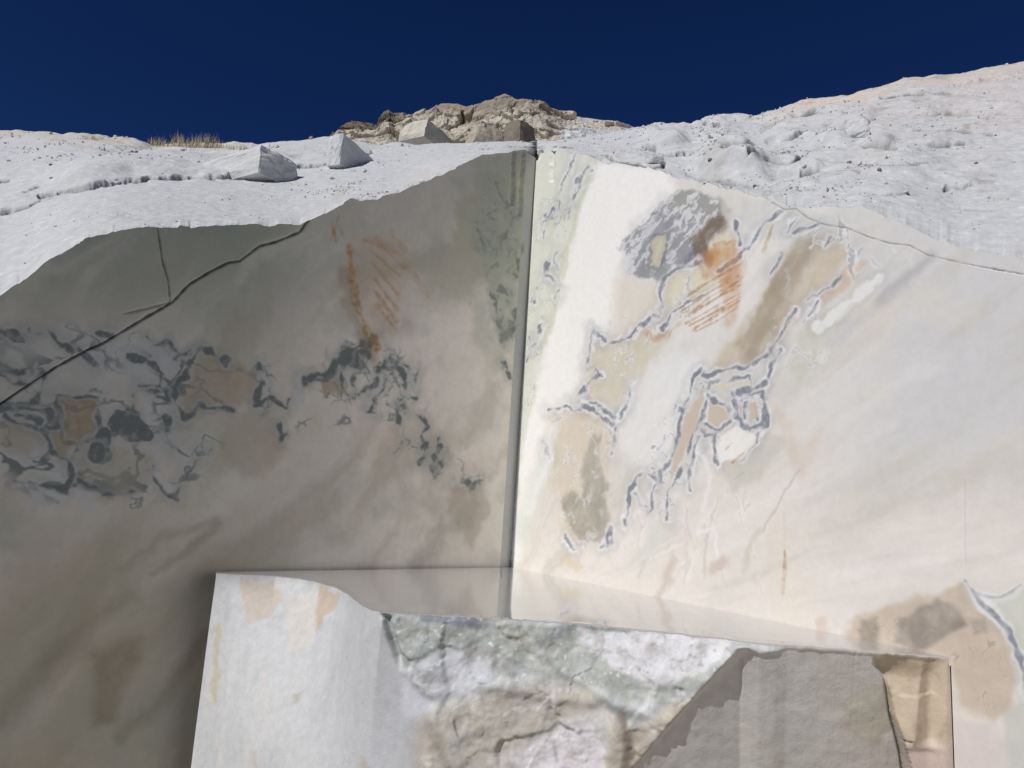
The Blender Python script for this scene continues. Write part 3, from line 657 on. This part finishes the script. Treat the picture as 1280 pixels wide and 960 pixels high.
    for _ in range(2):
        Hp = np.pad(H, 1, mode='edge')
        H = (Hp[:-2, 1:-1]+Hp[2:, 1:-1]+Hp[1:-1, :-2]+Hp[1:-1, 2:]+2*Hp[1:-1, 1:-1])/6
        Hp = np.pad(H, ((0, 0), (2, 2)), mode='edge')
        H = (Hp[:, :-4]+Hp[:, 1:-3]+Hp[:, 2:-2]+Hp[:, 3:-1]+Hp[:, 4:])/5
    H = H+(0.012*ridged(PW, 0.30, 4, 21)*rough*left_smooth+0.007*fbm(PW, 0.07, 3, 22)*(0.4+rough*left_smooth))*edge*crest
    H = H+GR
    H[0] = 0
    P = P+N*H[..., None]
    o_ = grid('hillside', P, M_RUBBLE, None, f.C)
    tag(o_, 'slope of white crushed and broken marble above the sawn faces', 'hillside', kind='structure')
    HILL['P'] = P[:rows].reshape(-1, 3); HILL['x'], HILL['y'], HILL['d'] = survey(HILL['P'])
    HILL['crest'] = P[rows-1]
hillside()
def on_hill(px, py):
    d2 = (HILL['x']-px)**2+(HILL['y']-py)**2
    near = np.nonzero(d2 < 9)[0]
    if len(near): return HILL['P'][near[np.argmin(HILL['d'][near])]]
    return HILL['P'][np.argmin(d2)]

# ------------------------------------------------------------------ ledge block with its water
EDGE_PX = [(270,718),(300,719.5),(345,721),(375,724),(400,729),(420,735),(434,742),(446,752),(458,760),(478,766),(520,768),(560,770),(600,772),(620,774),(660,776),
           (720,780),(780,786),(850,793),(905,799),(930,803),(1187,821.9)]
def ledge():
    t = empty('marble_ledge', (0.0, 4.6, 0))
    org = np.array([0, 4.6, 0])
    A = at_height(270, 718, LEDGE); Bp = at_height(930, 803, LEDGE); Cp = at_height(1085, 809, LEDGE); Ce = C_END - TR*0.01
    def nrm(p, q):
        d = q-p; d = d/np.linalg.norm(d); n = np.array([d[1], -d[0], 0]); return d, (n if n[1] < 0 else -n)
    segs = [(A, Bp, 270, 930), (Bp, Cp, 930, 1085), (Cp, Ce, 1085, 1187)]
    xs = np.concatenate([np.linspace(270, 930, 420), np.linspace(931, 1187, 170)])
    ex = np.array(EDGE_PX)
    E = []; CH = []
    for x in xs:
        y = np.interp(x, ex[:, 0], ex[:, 1])
        E.append(at_height(x, y, LEDGE))
        CH.append(at_height(x, max(y, 718+(x-270)*48/208) if x < 478 else y, LEDGE))
    E = np.array(E); CH = np.array(CH)
    for c in range(2):
        CH[:, c] = np.convolve(np.pad(CH[:, c], 45, mode='reflect', reflect_type='odd'), np.ones(91)/91, 'valid')
    OUT = np.tile(np.array([-0.30, -0.954, 0]), (len(xs), 1))
    chip = 0.02*fbm(np.stack([xs/30, xs*0, xs*0], -1), 1, 4, 9)+0.012*fbm(np.stack([xs/7, xs*0, xs*0], -1), 1, 3, 8)
    E[:, 2] = np.minimum(E[:, 2]-np.abs(chip)*sm(xs, 290, 470), LEDGE)
    # front surface
    rows = 270
    fr = np.linspace(0, 1, rows)[:, None]
    P = np.zeros((rows, len(xs), 3))
    P[..., 0] = E[:, 0]; P[..., 1] = E[:, 1]
    P[..., 2] = E[:, 2]+(-0.1-E[:, 2])*fr
    lw = (sm(LEDGE-P[..., 2], -0.25, 1.1)*sm(LEDGE-P[..., 2], 0.0, 0.2))[..., None]      # the sawn end runs straight below the chipped edge
    P[..., :2] += (CH-E)[None, :, :2]*lw
    x0, y0, _ = survey(P)
    nz = fbm(P, 0.35, 4, 51); nz2 = fbm(P, 0.09, 4, 52)
    # rough split area starts right of this line
    lim = np.interp(y0, [760, 800, 840, 880, 920, 960, 1100], [474, 486, 500, 540, 535, 520, 500])
    rough = sm(x0-lim+14*nz, -6, 16)
    Or, Ti, Bd = cells(P*np.array([1, 1, 0.9])+0.08*np.stack([nz, nz2, nz], -1), 0.34, 8)
    dep = LEDGE-P[..., 2]
    o = 0.006*fbm(P, 0.5, 3, 55)+0.02*dep*0
    o = o+rough*(0.025*nz+0.007*nz2+0.045*Ti+0.006*(Or-0.5)+0.03*sm(y0, 770, 850))
    o = o-0.05*(1-sm(np.abs(x0-lim), 2, 16))*sm(845-y0, 0, 30)*(x0 > lim)
    o = o+0.02*np.exp(-(((x0-545-0.2*(y0-900))/26)**2))*sm(y0, 860, 930)      # knob low on the left
    o = o+0.03*np.exp(-(((x0-772-0.1*(y0-930))/16)**2))*sm(y0, 880, 915)      # knob in the middle
    o = o-0.02*np.exp(-(((x0-800)/16)**2))*sm(y0, 880, 915)
    o = o+0.022*np.exp(-(((y0-855-0.15*(x0-600)+20*nz)/10)**2))*sm(x0, 580, 620)*(1-sm(x0, 880, 930))
    # overhung plane right of the diagonal rib
    ra, rb = np.array([925.0, 804.0]), np.array([770.0, 985.0])
    dv = (rb-ra)/np.linalg.norm(rb-ra); nv = np.array([-dv[1], dv[0]])
    if nv[0] < 0: nv = -nv
    wob = (5*nz+7*nz2*(y0 < 850))*(x0 < 930)
    q = ((x0-ra[0])*nv[0]+(y0-ra[1])*nv[1]+wob)
    yr = np.interp(x0, [700, 770, 925, 950, 968, 985, 1085, 1200], [1067, 985, 806, 818, 816, 807, 811, 822])+wob*0.6
    below = np.clip(y0-yr, 0, None)/FOCAL*4.0
    g = sm(y0-yr, -2, 3)*sm(x0, 740, 770)
    o = o*(1-g)+g*(-0.43*below+0.012*nz)
    rib = np.exp(-((q/9)**2))*sm(870-y0, 0, 40)
    o = o+0.05*rib
    # right hand chunk, standing proud of the overhang
    cl = np.interp(y0, [800, 812, 830, 850, 875, 900, 930, 960, 1100], [1083, 1086, 1094, 1110, 1116, 1121, 1131, 1140, 1170])
    ck = sm(x0-cl, -1.0, 2.0)
    ridge = 1150-0.10*(y0-870)
    oc = -0.03-0.11*np.clip((ridge-x0)/60, 0, 1.2)-0.09*np.clip((x0-ridge)/38, 0, 1.2)+0.02*nz+0.03*(Or-0.5+Ti)
    oc = oc*(1-sm(y0, 925, 940))-0.05*sm(y0, 925, 945)
    oc = oc*(1-sm(x0, 1160, 1184))*sm(y0, 812, 850)
    for _ in range(2):
        op = np.pad(o, 1, mode='edge'); o = (op[:-2, 1:-1]+op[2:, 1:-1]+op[1:-1, :-2]+op[1:-1, 2:]+op[1:-1, 1:-1])/5
    Os, Ts, Bs = cells(P+0.03*np.stack([nz, nz2, nz], -1), 0.11, 17)
    o = o+rough*(1-g)*(0.010*Ts+0.003*(Os-0.5)+0.007*nz2)+g*0.004*nz2
    o = o*(1-ck)+ck*oc
    crack = np.exp(-((x0-cl+1)/2.0)**2)*sm(y0, 828, 836); o = o-0.04*crack
    o = o*sm(fr, 0, 0.012)
    P = P+OUT[None]*o[..., None]
    # pale rock colours
    f = Figure(P, S(193, 194, 196), 6); f.x0, f.y0 = x0.ravel(), y0.ravel()
    al = np.arange(len(f.C)); rg = rough.ravel()
    q3 = np.stack([f.P[:, 0]*2.2, f.P[:, 1]*2.0, f.P[:, 2]*0.5], -1)
    st = fbm(q3, 0.5, 4, 61); mo0 = fbm(f.P, 0.3, 3, 62)
    f.mix(al, S(172, 172, 171), 0.65*sm(st, 0.05, 0.5)); f.mix(al, S(208, 205, 203), 0.5*sm(-st, 0.05, 0.5))
    for pts, c, a_ in [([(302,726),(345,724),(352,742),(338,772),(308,778),(300,750)],S(190,176,160),0.75),([(338,724),(352,725),(355,750),(342,745)],S(196,184,168),0.6),
        ([(398,730),(425,742),(420,760),(404,768),(402,792),(394,788),(396,752)],S(188,166,142),0.8),([(366,866),(378,864),(374,876),(364,878)],S(176,172,160),0.8),
        ([(355,745),(395,742),(395,800),(360,815)],S(206,198,188),0.5),([(430,745),(475,770),(490,830),(520,900),(480,960),(400,960),(380,850),(400,780)],S(188,190,195),0.5)]:
        f.poly(pts, c, a_, 6, 0.1)
    f.stroke([(274,785),(270,840),(267,880)], 5, S(186, 178, 150), 0.7, 3)
    f.stroke([(246,855),(258,880)], 4, S(190, 184, 174), 0.5); f.stroke([(330,840),(334,900)], 6, S(200,194,188), 0.4)
    f.stroke([(318,940),(326,970)], 5, S(190, 176, 170), 0.6); f.stroke([(452,945),(456,970)], 5, S(184, 172, 158), 0.6)
    # split area: grey-green speckle above, brown patina below, pale quartz windows
    f.mix(al, S(196, 199, 200), 0.8*rg)
    fx, fy = f.x, f.y
    d1 = fbm(np.stack([(fx*0.80-fy*0.60)/26, (fx*0.60+fy*0.80)/170, 0.3*mo0], -1), 1.0, 5, 73)
    f.mix(al, S(166, 172, 166), 0.6*rg*sm(d1, 0.02, 0.4)); f.mix(al, S(222, 222, 224), 0.6*rg*sm(-d1, 0.04, 0.4))
    f.poly([(476,766),(640,775),(680,800),(640,830),(560,800),(505,838)], S(160, 167, 160), 0.9, 12, 0.55)
    f.poly([(620,776),(720,782),(740,815),(800,850),(900,835),(920,806),(890,865),(800,880),(720,850),(650,840)], S(168, 173, 164), 0.85, 12, 0.5)
    f.stroke([(530,768),(570,775),(605,782)], 9, S(128, 132, 144), 0.8, 6, 0.9); f.stroke([(690,800),(705,785),(740,782)], 7, S(140, 146, 150), 0.8, 6, 0.9)
    f.stroke([(640,800),(700,840),(760,880),(800,900)], 6, S(136, 142, 136), 0.7, 6, 0.9)
    f.poly([(505,835),(560,815),(620,830),(600,850),(560,870),(520,900),(500,880)], S(212, 214, 220), 0.8, 12)
    f.poly([(725,800),(760,790),(860,795),(915,805),(880,840),(820,858),(770,835)], S(222, 220, 224), 0.9, 9)
    f.poly([(520,905),(560,880),(600,868),(680,850),(740,860),(760,890),(740,905),(700,905),(660,930),(640,970),(520,980)], S(190, 178, 160), 0.75, 30, 0.45)
    f.poly([(760,890),(800,910),(840,880),(900,868),(880,890),(830,930),(790,980),(750,980)], S(182, 166, 142), 0.75, 22, 0.4)
    f.poly([(660,935),(700,908),(740,906),(756,930),(752,970),(640,980)], S(222, 216, 220), 0.9, 8)
    f.stroke([(780,895),(785,930),(782,970)], 9, S(116, 98, 84), 0.7, 6); f.stroke([(536,905),(548,940),(560,965)], 6, S(140, 134, 122), 0.6, 6)
    f.stroke([(568,905),(569,925)], 2, S(96, 90, 80), 0.8, 1.5)
    spk = fbm(f.P, 0.035, 3, 71)
    mo = fbm(f.P, 0.10, 5, 72); f.mix(al, S(150, 142, 128), 0.45*rg*sm(mo, 0.06, 0.4)); f.mix(al, S(224, 218, 210), 0.4*rg*sm(-mo, 0.08, 0.4))
    f.mix(al, S(232, 233, 234), 0.8*sm(spk, 0.25, 0.5)*rg*sm(880-f.y0, 0, 30)); f.mix(al, S(120, 124, 120), 0.5*sm(-spk, 0.2, 0.5)*rg*sm(900-f.y0, 0, 60))
    gr = (g*(1-ck)).ravel()
    f.mix(al, S(203, 200, 194), 0.95*gr)
    f.mix(al, S(206, 194, 186), 0.4*gr*sm(fbm(f.P, 0.4, 3, 77), 0.0, 0.4))
    f.poly([(1050,880),(1085,855),(1110,850),(1125,900),(1100,935),(1060,910)], S(190, 182, 162), 0.6, 16)
    f.stroke([(1020,912),(1050,895),(1075,880)], 4, S(214, 212, 208), 0.6, 4)
    cc = ck.ravel()
    f.mix(al, S(190, 172, 148), 0.9*cc); f.mix(al, S(150, 132, 110), 0.5*cc*sm(fbm(f.P, 0.12, 4, 79), 0.05, 0.4)); f.mix(al, S(188, 170, 162), 0.8*cc*sm(f.y0, 925, 940))
    f.mix(al, S(216, 208, 196), 0.8*cc*sm(1106-f.x0, 0, 8)*sm(826-f.y0, 0, 6))
    grid('front_face', P-org, M_SPLIT, t, f.C, flip=True)
    # top: from the broken edge back to the two sawn faces
    Bk = []
    for x in xs:
        if x <= 627: b = at_plane(x, 712, K-NL*-0.05, NL)
        elif x < 637: b = K+(K2-K)*((x-627)/10)
        else: b = at_plane(x, 712+(x-637)*0.2, K2, NR)
        b[2] = LEDGE; Bk.append(b)
    Bk = np.array(Bk)
    Ez = np.convolve(np.pad(E[:, 2], 25, mode='edge'), np.ones(51)/51, 'valid')
    s = np.linspace(0, 1, 90)**1.6
    T = E[None]+(Bk-E)[None]*s[:, None, None]
    T[..., 2] = LEDGE-(LEDGE-Ez)[None]*(1-sm(s, 0, 0.14))[:, None]+(E[:, 2]-Ez)[None]*(1-sm(s, 0, 0.02))[:, None]
    T[..., 2] += 0.004*fbm(T, 0.2, 3, 90)*sm(s, 0, 0.1)[:, None]
    f = Figure(T, S(188, 186, 185), 9)
    f.mix(np.arange(len(f.C)), S(164, 163, 158), 0.5*sm(fbm(f.P*np.array([0.4, 2, 1]), 0.3, 4, 91), 0, 0.5))
    grid('top', T-org, M_LEDGE, t, f.C)
    # left end and underside closing faces
    side = at_plane(420, 712, K-NL*-0.05, NL); side[2] = LEDGE
    L = np.zeros((20, 20, 3))
    for i, v in enumerate(np.linspace(0, 1, 20)):
        for j, u in enumerate(np.linspace(0, 1, 20)):
            p = A+(side-A)*u; L[i, j] = (p[0], p[1], LEDGE-0.003+(-0.1-LEDGE)*v)
    grid('end_face', L-org, M_SPLIT, t, np.tile(S(200, 196, 188), (400, 1)))
    tag(t, 'white marble ledge block in the foreground with a smooth sawn left end and broken front', 'marble block')
    # water film
    W = T.copy(); W[..., 2] = LEDGE+0.007-(LEDGE-Ez)[None]*(1-sm(s, 0, 0.14))[:, None]+(E[:, 2]-Ez)[None]*(1-sm(s, 0, 0.02))[:, None]
    W[0] += np.array([0, 0, -0.004])
    mt = bpy.data.materials.new('water'); mt.use_nodes = True; n = mt.node_tree
    for nd in list(n.nodes): n.nodes.remove(nd)
    out = n.nodes.new('ShaderNodeOutputMaterial'); mix = n.nodes.new('ShaderNodeMixShader')
    tr = n.nodes.new('ShaderNodeBsdfTransparent'); tr.inputs[0].default_value = (0.95, 0.95, 0.95, 1)
    gl = n.nodes.new('ShaderNodeBsdfGlossy'); gl.inputs['Roughness'].default_value = 0.06; gl.inputs[0].default_value = (1, 1, 1, 1)
    lwt = n.nodes.new('ShaderNodeLayerWeight'); lwt.inputs['Blend'].default_value = 0.5
    pw = n.nodes.new('ShaderNodeMath'); pw.operation = 'POWER'; pw.inputs[1].default_value = 3.6
    n.links.new(lwt.outputs['Facing'], pw.inputs[0])
    fz = n.nodes.new('ShaderNodeMath'); fz.operation = 'MULTIPLY_ADD'; fz.inputs[1].default_value = 0.97; fz.inputs[2].default_value = 0.03
    n.links.new(pw.outputs[0], fz.inputs[0])
    gm = n.nodes.new('ShaderNodeNewGeometry'); mp = n.nodes.new('ShaderNodeMapping'); mp.inputs['Scale'].default_value = (0.5, 7.0, 1)
    mp.inputs['Rotation'].default_value = (0, 0, math.radians(-8))
    no = n.nodes.new('ShaderNodeTexNoise'); no.inputs['Scale'].default_value = 2.2; no.inputs['Detail'].default_value = 4
    bp = n.nodes.new('ShaderNodeBump'); bp.inputs['Strength'].default_value = 0.05; bp.inputs['Distance'].default_value = 0.01
    n.links.new(gm.outputs['Position'], mp.inputs[0]); n.links.new(mp.outputs[0], no.inputs['Vector']); n.links.new(no.outputs['Fac'], bp.inputs['Height'])
    n.links.new(bp.outputs[0], gl.inputs['Normal'])
    n.links.new(fz.outputs[0], mix.inputs[0]); n.links.new(tr.outputs[0], mix.inputs[1]); n.links.new(gl.outputs[0], mix.inputs[2])
    n.links.new(mix.outputs[0], out.inputs['Surface'])
    wo = grid('water', W, mt)
    tag(wo, 'thin sheet of still water lying on the marble ledge', 'water', kind='structure')
ledge()

# ------------------------------------------------------------------ rocky outcrop behind
def outcrop():
    top = [(396,182),(412,176),(418,163),(424,153),(438,149),(455,150),(470,151),(480,139),(486,137),(492,142),(506,141),(516,139),(524,134),(536,133),(545,126),(562,125),(572,128),(584,131),(596,127),(606,122),(620,120),(632,117),(645,122),
           (652,123),(664,123),(672,128),(684,134),(690,140),(706,143),(726,143),(748,149),(770,151),(786,155),(800,160),(830,168),(860,176)]
    tx = np.array([p[0] for p in top]); ty = np.array([p[1] for p in top])
    xs = np.linspace(396, 860, 440); R = 140
    tt = np.linspace(0, 1, R)
    P = np.zeros((R+4, len(xs), 3))
    cz = np.interp(xs, tx, ty)
    for j, x in enumerate(xs):
        b = at_depth(x, 214, 17.0); c = at_depth(x, cz[j], 21.0+0.8*math.sin(x/60))
        mid = at_depth(x, cz[j]*0.45+0.55*200, 17.9)
        for i, t in enumerate(tt):
            P[i, j] = (1-t)**2*b+2*t*(1-t)*mid+t*t*c
        aw = c-EYE; aw[2] = 0; aw /= np.linalg.norm(aw)
        for k_, dd in enumerate((0.5, 1.5, 4, 10)):
            P[R+k_, j] = c+aw*dd-np.array([0, 0, 0.12*dd])
    t2 = np.concatenate([tt, np.ones(4)])
    crest = 1-0.6*sm(t2, 0.9, 1.0)[:, None]
    o, ti, bd = cells(P+0.25*np.stack([fbm(P, 0.8, 3, i) for i in (1, 2, 3)], -1), 1.25, 12)
    o2, ti2, bd2 = cells(P+0.1*np.stack([fbm(P, 0.4, 3, i) for i in (4, 5, 6)], -1), 0.45, 14)
    H = (0.42*(o-0.6+0.8*ti)+0.12*(o2-0.6+0.9*ti2)+0.35*(ridged(P, 1.6, 5, 2)-0.5)+0.10*fbm(P, 0.25, 5, 7)-0.05*(1-sm(bd, 0, 0.08)))*crest
    x0, y0, _ = survey(P)
    smooth_side = sm(x0, 690, 760)
    H = H*(1-0.65*smooth_side)
    gw = Figure(P, S(188, 181, 168), 14, 0.6)
    for pts, wd, dp in [([(512,163),(525,162),(540,158),(553,156)],2.6,0.5),([(560,146),(570,143),(578,135)],2.6,0.5),([(488,157),(505,157)],2.4,0.35)]:
        gw.groove(pts, wd, dp, S(60, 54, 46), 0.8, raw=False)
    H = H+gw.h.reshape(H.shape)
    D = np.array([-0.1, -0.93, 0.34])
    P = P+D*H[..., None]
    al = np.arange(len(gw.C))
    n1 = fbm(gw.P, 1.1, 4, 31); n2 = fbm(gw.P, 0.35, 4, 32)
    gw.mix(al, S(164, 156, 144), 0.7*sm(n1+0.5*n2, 0.0, 0.4))
    gw.mix(al, S(196, 188, 172), 0.55*sm(-n1+0.4*n2, 0.05, 0.4))
    gw.mix(al, S(132, 120, 106), 0.75*sm(30+40*n1-(gw.y0-np.interp(gw.x0, tx, ty)), 0, 22)*sm(gw.x0, 500, 560)*(1-sm(gw.x0, 670, 720)))
    gw.mix(al, S(98, 88, 72), 0.9*sm(11+14*n2-(gw.y0-np.interp(gw.x0, tx, ty)), 0, 6)*(1-sm(gw.x0, 492, 520)))
    gw.mix(al, S(198, 190, 182), 0.8*sm(gw.x0+60*n1, 690, 740)); gw.mix(al, S(206, 210, 214), 0.8*sm(gw.x0+30*n1, 700, 720)*sm(gw.y0, 158, 168))
    ob = grid('rock_outcrop', P, M_OUTCROP, None, gw.C, smooth=False)
    tag(ob, 'weathered tan and grey rocky outcrop on the skyline behind the quarry', 'outcrop', kind='structure')
    HILL['OP'] = P.reshape(-1, 3)
outcrop()

# ------------------------------------------------------------------ loose blocks, boulders, stones
def rock_mesh(size, seed, n=10, rnd=0.12, chip=0.05, taper=(0, 0)):
    """a broken block: subdivided box, corners knocked off, faces uneven; base at z = 0"""
    V, F = [], []
    s = np.linspace(-1, 1, n+1)
    index = {}
    def vid(p):
        k = tuple(np.round(p, 5))
        if k not in index: index[k] = len(V); V.append(p)
        return index[k]
    for ax in range(3):
        for sg in (-1, 1):
            for i in range(n):
                for j in range(n):
                    q = []
                    for (a_, b_) in ((i, j), (i+1, j), (i+1, j+1), (i, j+1)):
                        p = [0, 0, 0]; p[ax] = sg; p[(ax+1) % 3] = s[a_]; p[(ax+2) % 3] = s[b_]; q.append(vid(p))
                    F.append(q if sg > 0 else q[::-1])
    V = np.array(V, float)
    r = np.linalg.norm(V, axis=1)[:, None]
    V = V*(1-rnd*sm(r, 1.05, 1.75))
    nn = np.stack([fbm(V+seed*3.1, 0.9, 3, k) for k in (1, 2, 3)], -1)
    o, ti, bd = cells(V+seed*5.3, 0.8, seed % 50)
    V = V+chip*2.2*nn+chip*1.2*((o-0.5+ti)[:, None])*V/np.maximum(r, 1e-6)
    V[:, 0] *= 1+taper[0]*V[:, 2]; V[:, 1] *= 1+taper[1]*V[:, 2]
    V = V*np.array(size)/2
    V[:, 2] -= V[:, 2].min()
    return V, np.array(F)
def place_rock(name, px, py, w_px, h_px, depth_ratio, rotz, mat, label, cat, seed, group=None, base=None, rnd=0.12, chip=0.05, sink=0.15, n=10, tilt=(0, 0), taper=(0, 0)):
    p = on_hill(px, py) if base is None else base
    d = float((p-EYE)@_F); u = d/FOCAL
    V, F = rock_mesh((w_px*u, w_px*u*depth_ratio, h_px*u*(1+sink)), seed, n, rnd, chip, taper)
    o = add_mesh(name, V, F, mat, None, None, smooth=False)
    o.location = (p[0], p[1], p[2]-h_px*u*sink); o.rotation_euler = (tilt[0], tilt[1], rotz)
    tag(o, label, cat, group); return o
ang = math.atan2(TL[1], TL[0])
place_rock('stone_block', 306, 217, 56, 15, 2.4, ang+0.16, M_BLOCK, 'long low white slab with a grey shaded end beneath the grassy crest', 'stone block', 3, 'loose marble blocks above the cut', chip=0.045, rnd=0.07, sink=1.5, n=18)
place_rock('stone_block', 442, 203, 84, 20, 0.24, ang+0.36, M_BLOCK, 'squarish grey-faced block in front of the tan outcrop', 'stone block', 8, 'loose marble blocks above the cut', chip=0.035, rnd=0.06, sink=1.1, n=14)
def out_base(px, py, dep): return at_depth(px, py, dep)
place_rock('boulder', 0, 0, 66, 26, 0.6, ang+0.25, M_PALEROCK, 'pale slab-sided boulder with a cream lit end at the outcrop foot', 'boulder', 11, 'boulders at the foot of the outcrop', base=out_base(533, 188, 16.4), chip=0.05, rnd=0.10, taper=(-0.15, -0.1))
place_rock('boulder', 0, 0, 34, 34, 0.8, ang+0.1, M_GREYROCK, 'dark grey upright boulder in a cleft at the outcrop foot', 'boulder', 15, 'boulders at the foot of the outcrop', base=out_base(648, 188, 16.2), chip=0.08, taper=(-0.1, 0))
place_rock('boulder', 0, 0, 46, 28, 0.8, ang-0.3, M_TANROCK, 'tan rounded boulder left of the dark upright boulder', 'boulder', 19, 'boulders at the foot of the outcrop', base=out_base(606, 190, 16.4), chip=0.08, taper=(-0.2, -0.1))
place_rock('boulder', 1068, 168, 34, 17, 0.8, ang+0.5, M_BLOCK, 'single angular boulder half buried high on the right slope', 'boulder', 23, None, chip=0.07, taper=(-0.1, -0.1), sink=0.7)
place_rock('boulder', 818, 200, 20, 6, 0.8, 0.4, M_BLOCK, 'flat white boulder resting on the rim above the pale band', 'boulder', 27, None, chip=0.08, sink=0.8)

def stones():
    rnd = random.Random(5)
    protos = []
    for i in range(5):
        V, F = rock_mesh((1, 0.8, 0.6), 40+i, 4, 0.25, 0.10)
        o = add_mesh('stone', V, F, M_BLOCK if i < 3 else M_GREYROCK, None, None, smooth=False); protos.append(o)
    spots = []
    for _ in range(16): spots.append((rnd.uniform(880, 1110), rnd.uniform(165, 236)))
    for _ in range(12): spots.append((rnd.uniform(960, 1278), rnd.uniform(110, 300)))
    for _ in range(9): spots.append((rnd.uniform(4, 330), rnd.uniform(175, 205)))
    for _ in range(7): spots.append((rnd.uniform(400, 560), rnd.uniform(208, 246)))
    used = [False]*5
    k = 0
    for px, py in spots:
        i = k % 5
        if py < np.interp(px, [p[0] for p in SKY_L], [p[1] for p in SKY_L])+4: continue
        if 385 < px < 570 and py > np.interp(px, [p[0] for p in RIM_L], [p[1] for p in RIM_L])-5: continue
        if px > 900 and py > np.interp(px, [p[0] for p in RIM_R], [p[1] for p in RIM_R])-8: continue
        p = on_hill(px, py); s_ = rnd.choice([2.2, 2.8, 3.2, 4.5, 6.0])*float((p-EYE)@_F)/FOCAL
        o = protos[i]
        if used[i]:
            o = protos[i].copy(); COL.objects.link(o)
        used[i] = True; k += 1
        o.location = (p[0], p[1], p[2]-0.2*s_); o.scale = (s_, s_, s_); o.rotation_euler = (rnd.uniform(-.3, .3), rnd.uniform(-.3, .3), rnd.uniform(0, 6.3))
        side = 'white slope above the sunlit face' if px > 640 else ('stony crest at the upper left' if px < 340 else 'stained rim above the shaded face')
        grp = 'stones on the sunlit slope' if px > 640 else ('stones on the left crest' if px < 340 else 'stones along the stained rim')
        tag(o, 'small broken stone lying on the '+side, 'stone', grp)
stones()

# ------------------------------------------------------------------ fine angular rubble on the slopes
def rubble():
    rs = np.random.RandomState(21)
    base = np.array([[1, 0, 0], [-1, 0, 0], [0, 1, 0], [0, -1, 0], [0, 0, 1], [0, 0, -1.0]])
    fc = np.array([[0, 2, 4], [2, 1, 4], [1, 3, 4], [3, 0, 4], [2, 0, 5], [1, 2, 5], [3, 1, 5], [0, 3, 5]])
    hx, hy = HILL['x'], HILL['y']
    vis = (hx > 0) & (hx < 1290) & (hy > 70) & (hy < 330)
    n = fbm(HILL['P'], 0.7, 3, 71)
    wgt = (0.25+sm(hx, 760, 880)*2.2*np.exp(-((hx-985)/150)**2)*np.exp(-((hy-200)/38)**2)*4+sm(hx, 640, 900)*0.7
           + 1.2*np.exp(-((hx-470)/70)**2)*np.exp(-((hy-232)/14)**2)*4+np.exp(-((hx-110)/120)**2)*np.exp(-((hy-185)/16)**2)*2)
    wgt = wgt*sm(n, -0.05, 0.3)*vis
    pick = rs.choice(len(hx), 3000, p=wgt/wgt.sum())
    V, F, C = [], [], []
    for k, i in enumerate(pick):
        p = HILL['P'][i]; u = HILL['d'][i]/FOCAL
        sz = u*(0.5+rs.gamma(1.2, 0.5))
        M = np.linalg.qr(rs.normal(size=(3, 3)))[0]
        v = (base*rs.uniform(0.55, 1.2, (6, 1))*np.array([1.3, 1.0, 0.7])*sz)@M
        V.append(v+p+np.array([0, -0.2*sz, 0.25*sz])); F.append(fc+6*k)
        c = S(204, 204, 204)*rs.uniform(0.75, 1.1)
        if rs.rand() < 0.1: c = S(186, 172, 152)*rs.uniform(0.7, 1.0)
        C.append(np.tile(c, (6, 1)))
    o = add_mesh('rubble', np.concatenate(V), np.concatenate(F), M_RUBBLE, None, np.concatenate(C), smooth=False)
    tag(o, 'fine angular marble rubble strewn over the white slope', 'rubble', kind='stuff')
rubble()

# ------------------------------------------------------------------ dry grass on the left crest
def grass():
    mt = bpy.data.materials.new('dry_grass'); mt.use_nodes = True
    b = mt.node_tree.nodes['Principled BSDF']; b.inputs['Base Color'].default_value = (*S(182, 168, 136), 1); b.inputs['Roughness'].default_value = 0.9
    rnd = random.Random(9); V, F = [], []
    tufts = [(192,175,15),(200,177,12),(218,178,18),(226,178,17),(236,179,12),(248,179,18),(258,180,20),(266,180,19),(274,180,13),(120,170,8),(112,169,7),(292,182,9),(306,182,8),(322,182,6),(210,178,9),(340,181,5),(242,180,15)]
    for px, py, h in tufts:
        p = on_hill(px, py+2); u = float((p-EYE)@_F)/FOCAL
        for k in range(60):
            bx = p+np.array([rnd.gauss(0, 4.2*u), rnd.gauss(0, 3*u), -0.03])
            L = h*u*rnd.uniform(0.45, 1.15); a_ = rnd.uniform(0, 6.28); le = rnd.uniform(0.05, 0.45)*L
            tip = bx+np.array([math.cos(a_)*le, math.sin(a_)*le, L]); mid = bx+(tip-bx)*0.55+np.array([0, 0, 0.06*L])
            wv = np.array([-math.sin(a_), math.cos(a_), 0])*0.0024+np.array([0.001, 0, 0])
            i = len(V); V += [bx-wv, bx+wv, mid+wv*0.8, mid-wv*0.8, tip]
            F += [(i, i+1, i+2), (i, i+2, i+3), (i+3, i+2, i+4)]
    o = add_mesh('dry_grass', np.array(V), np.array(F), mt, None, None, smooth=False)
    tag(o, 'straw-coloured dry grass tufts along the left crest against the sky', 'grass', kind='stuff')
grass()
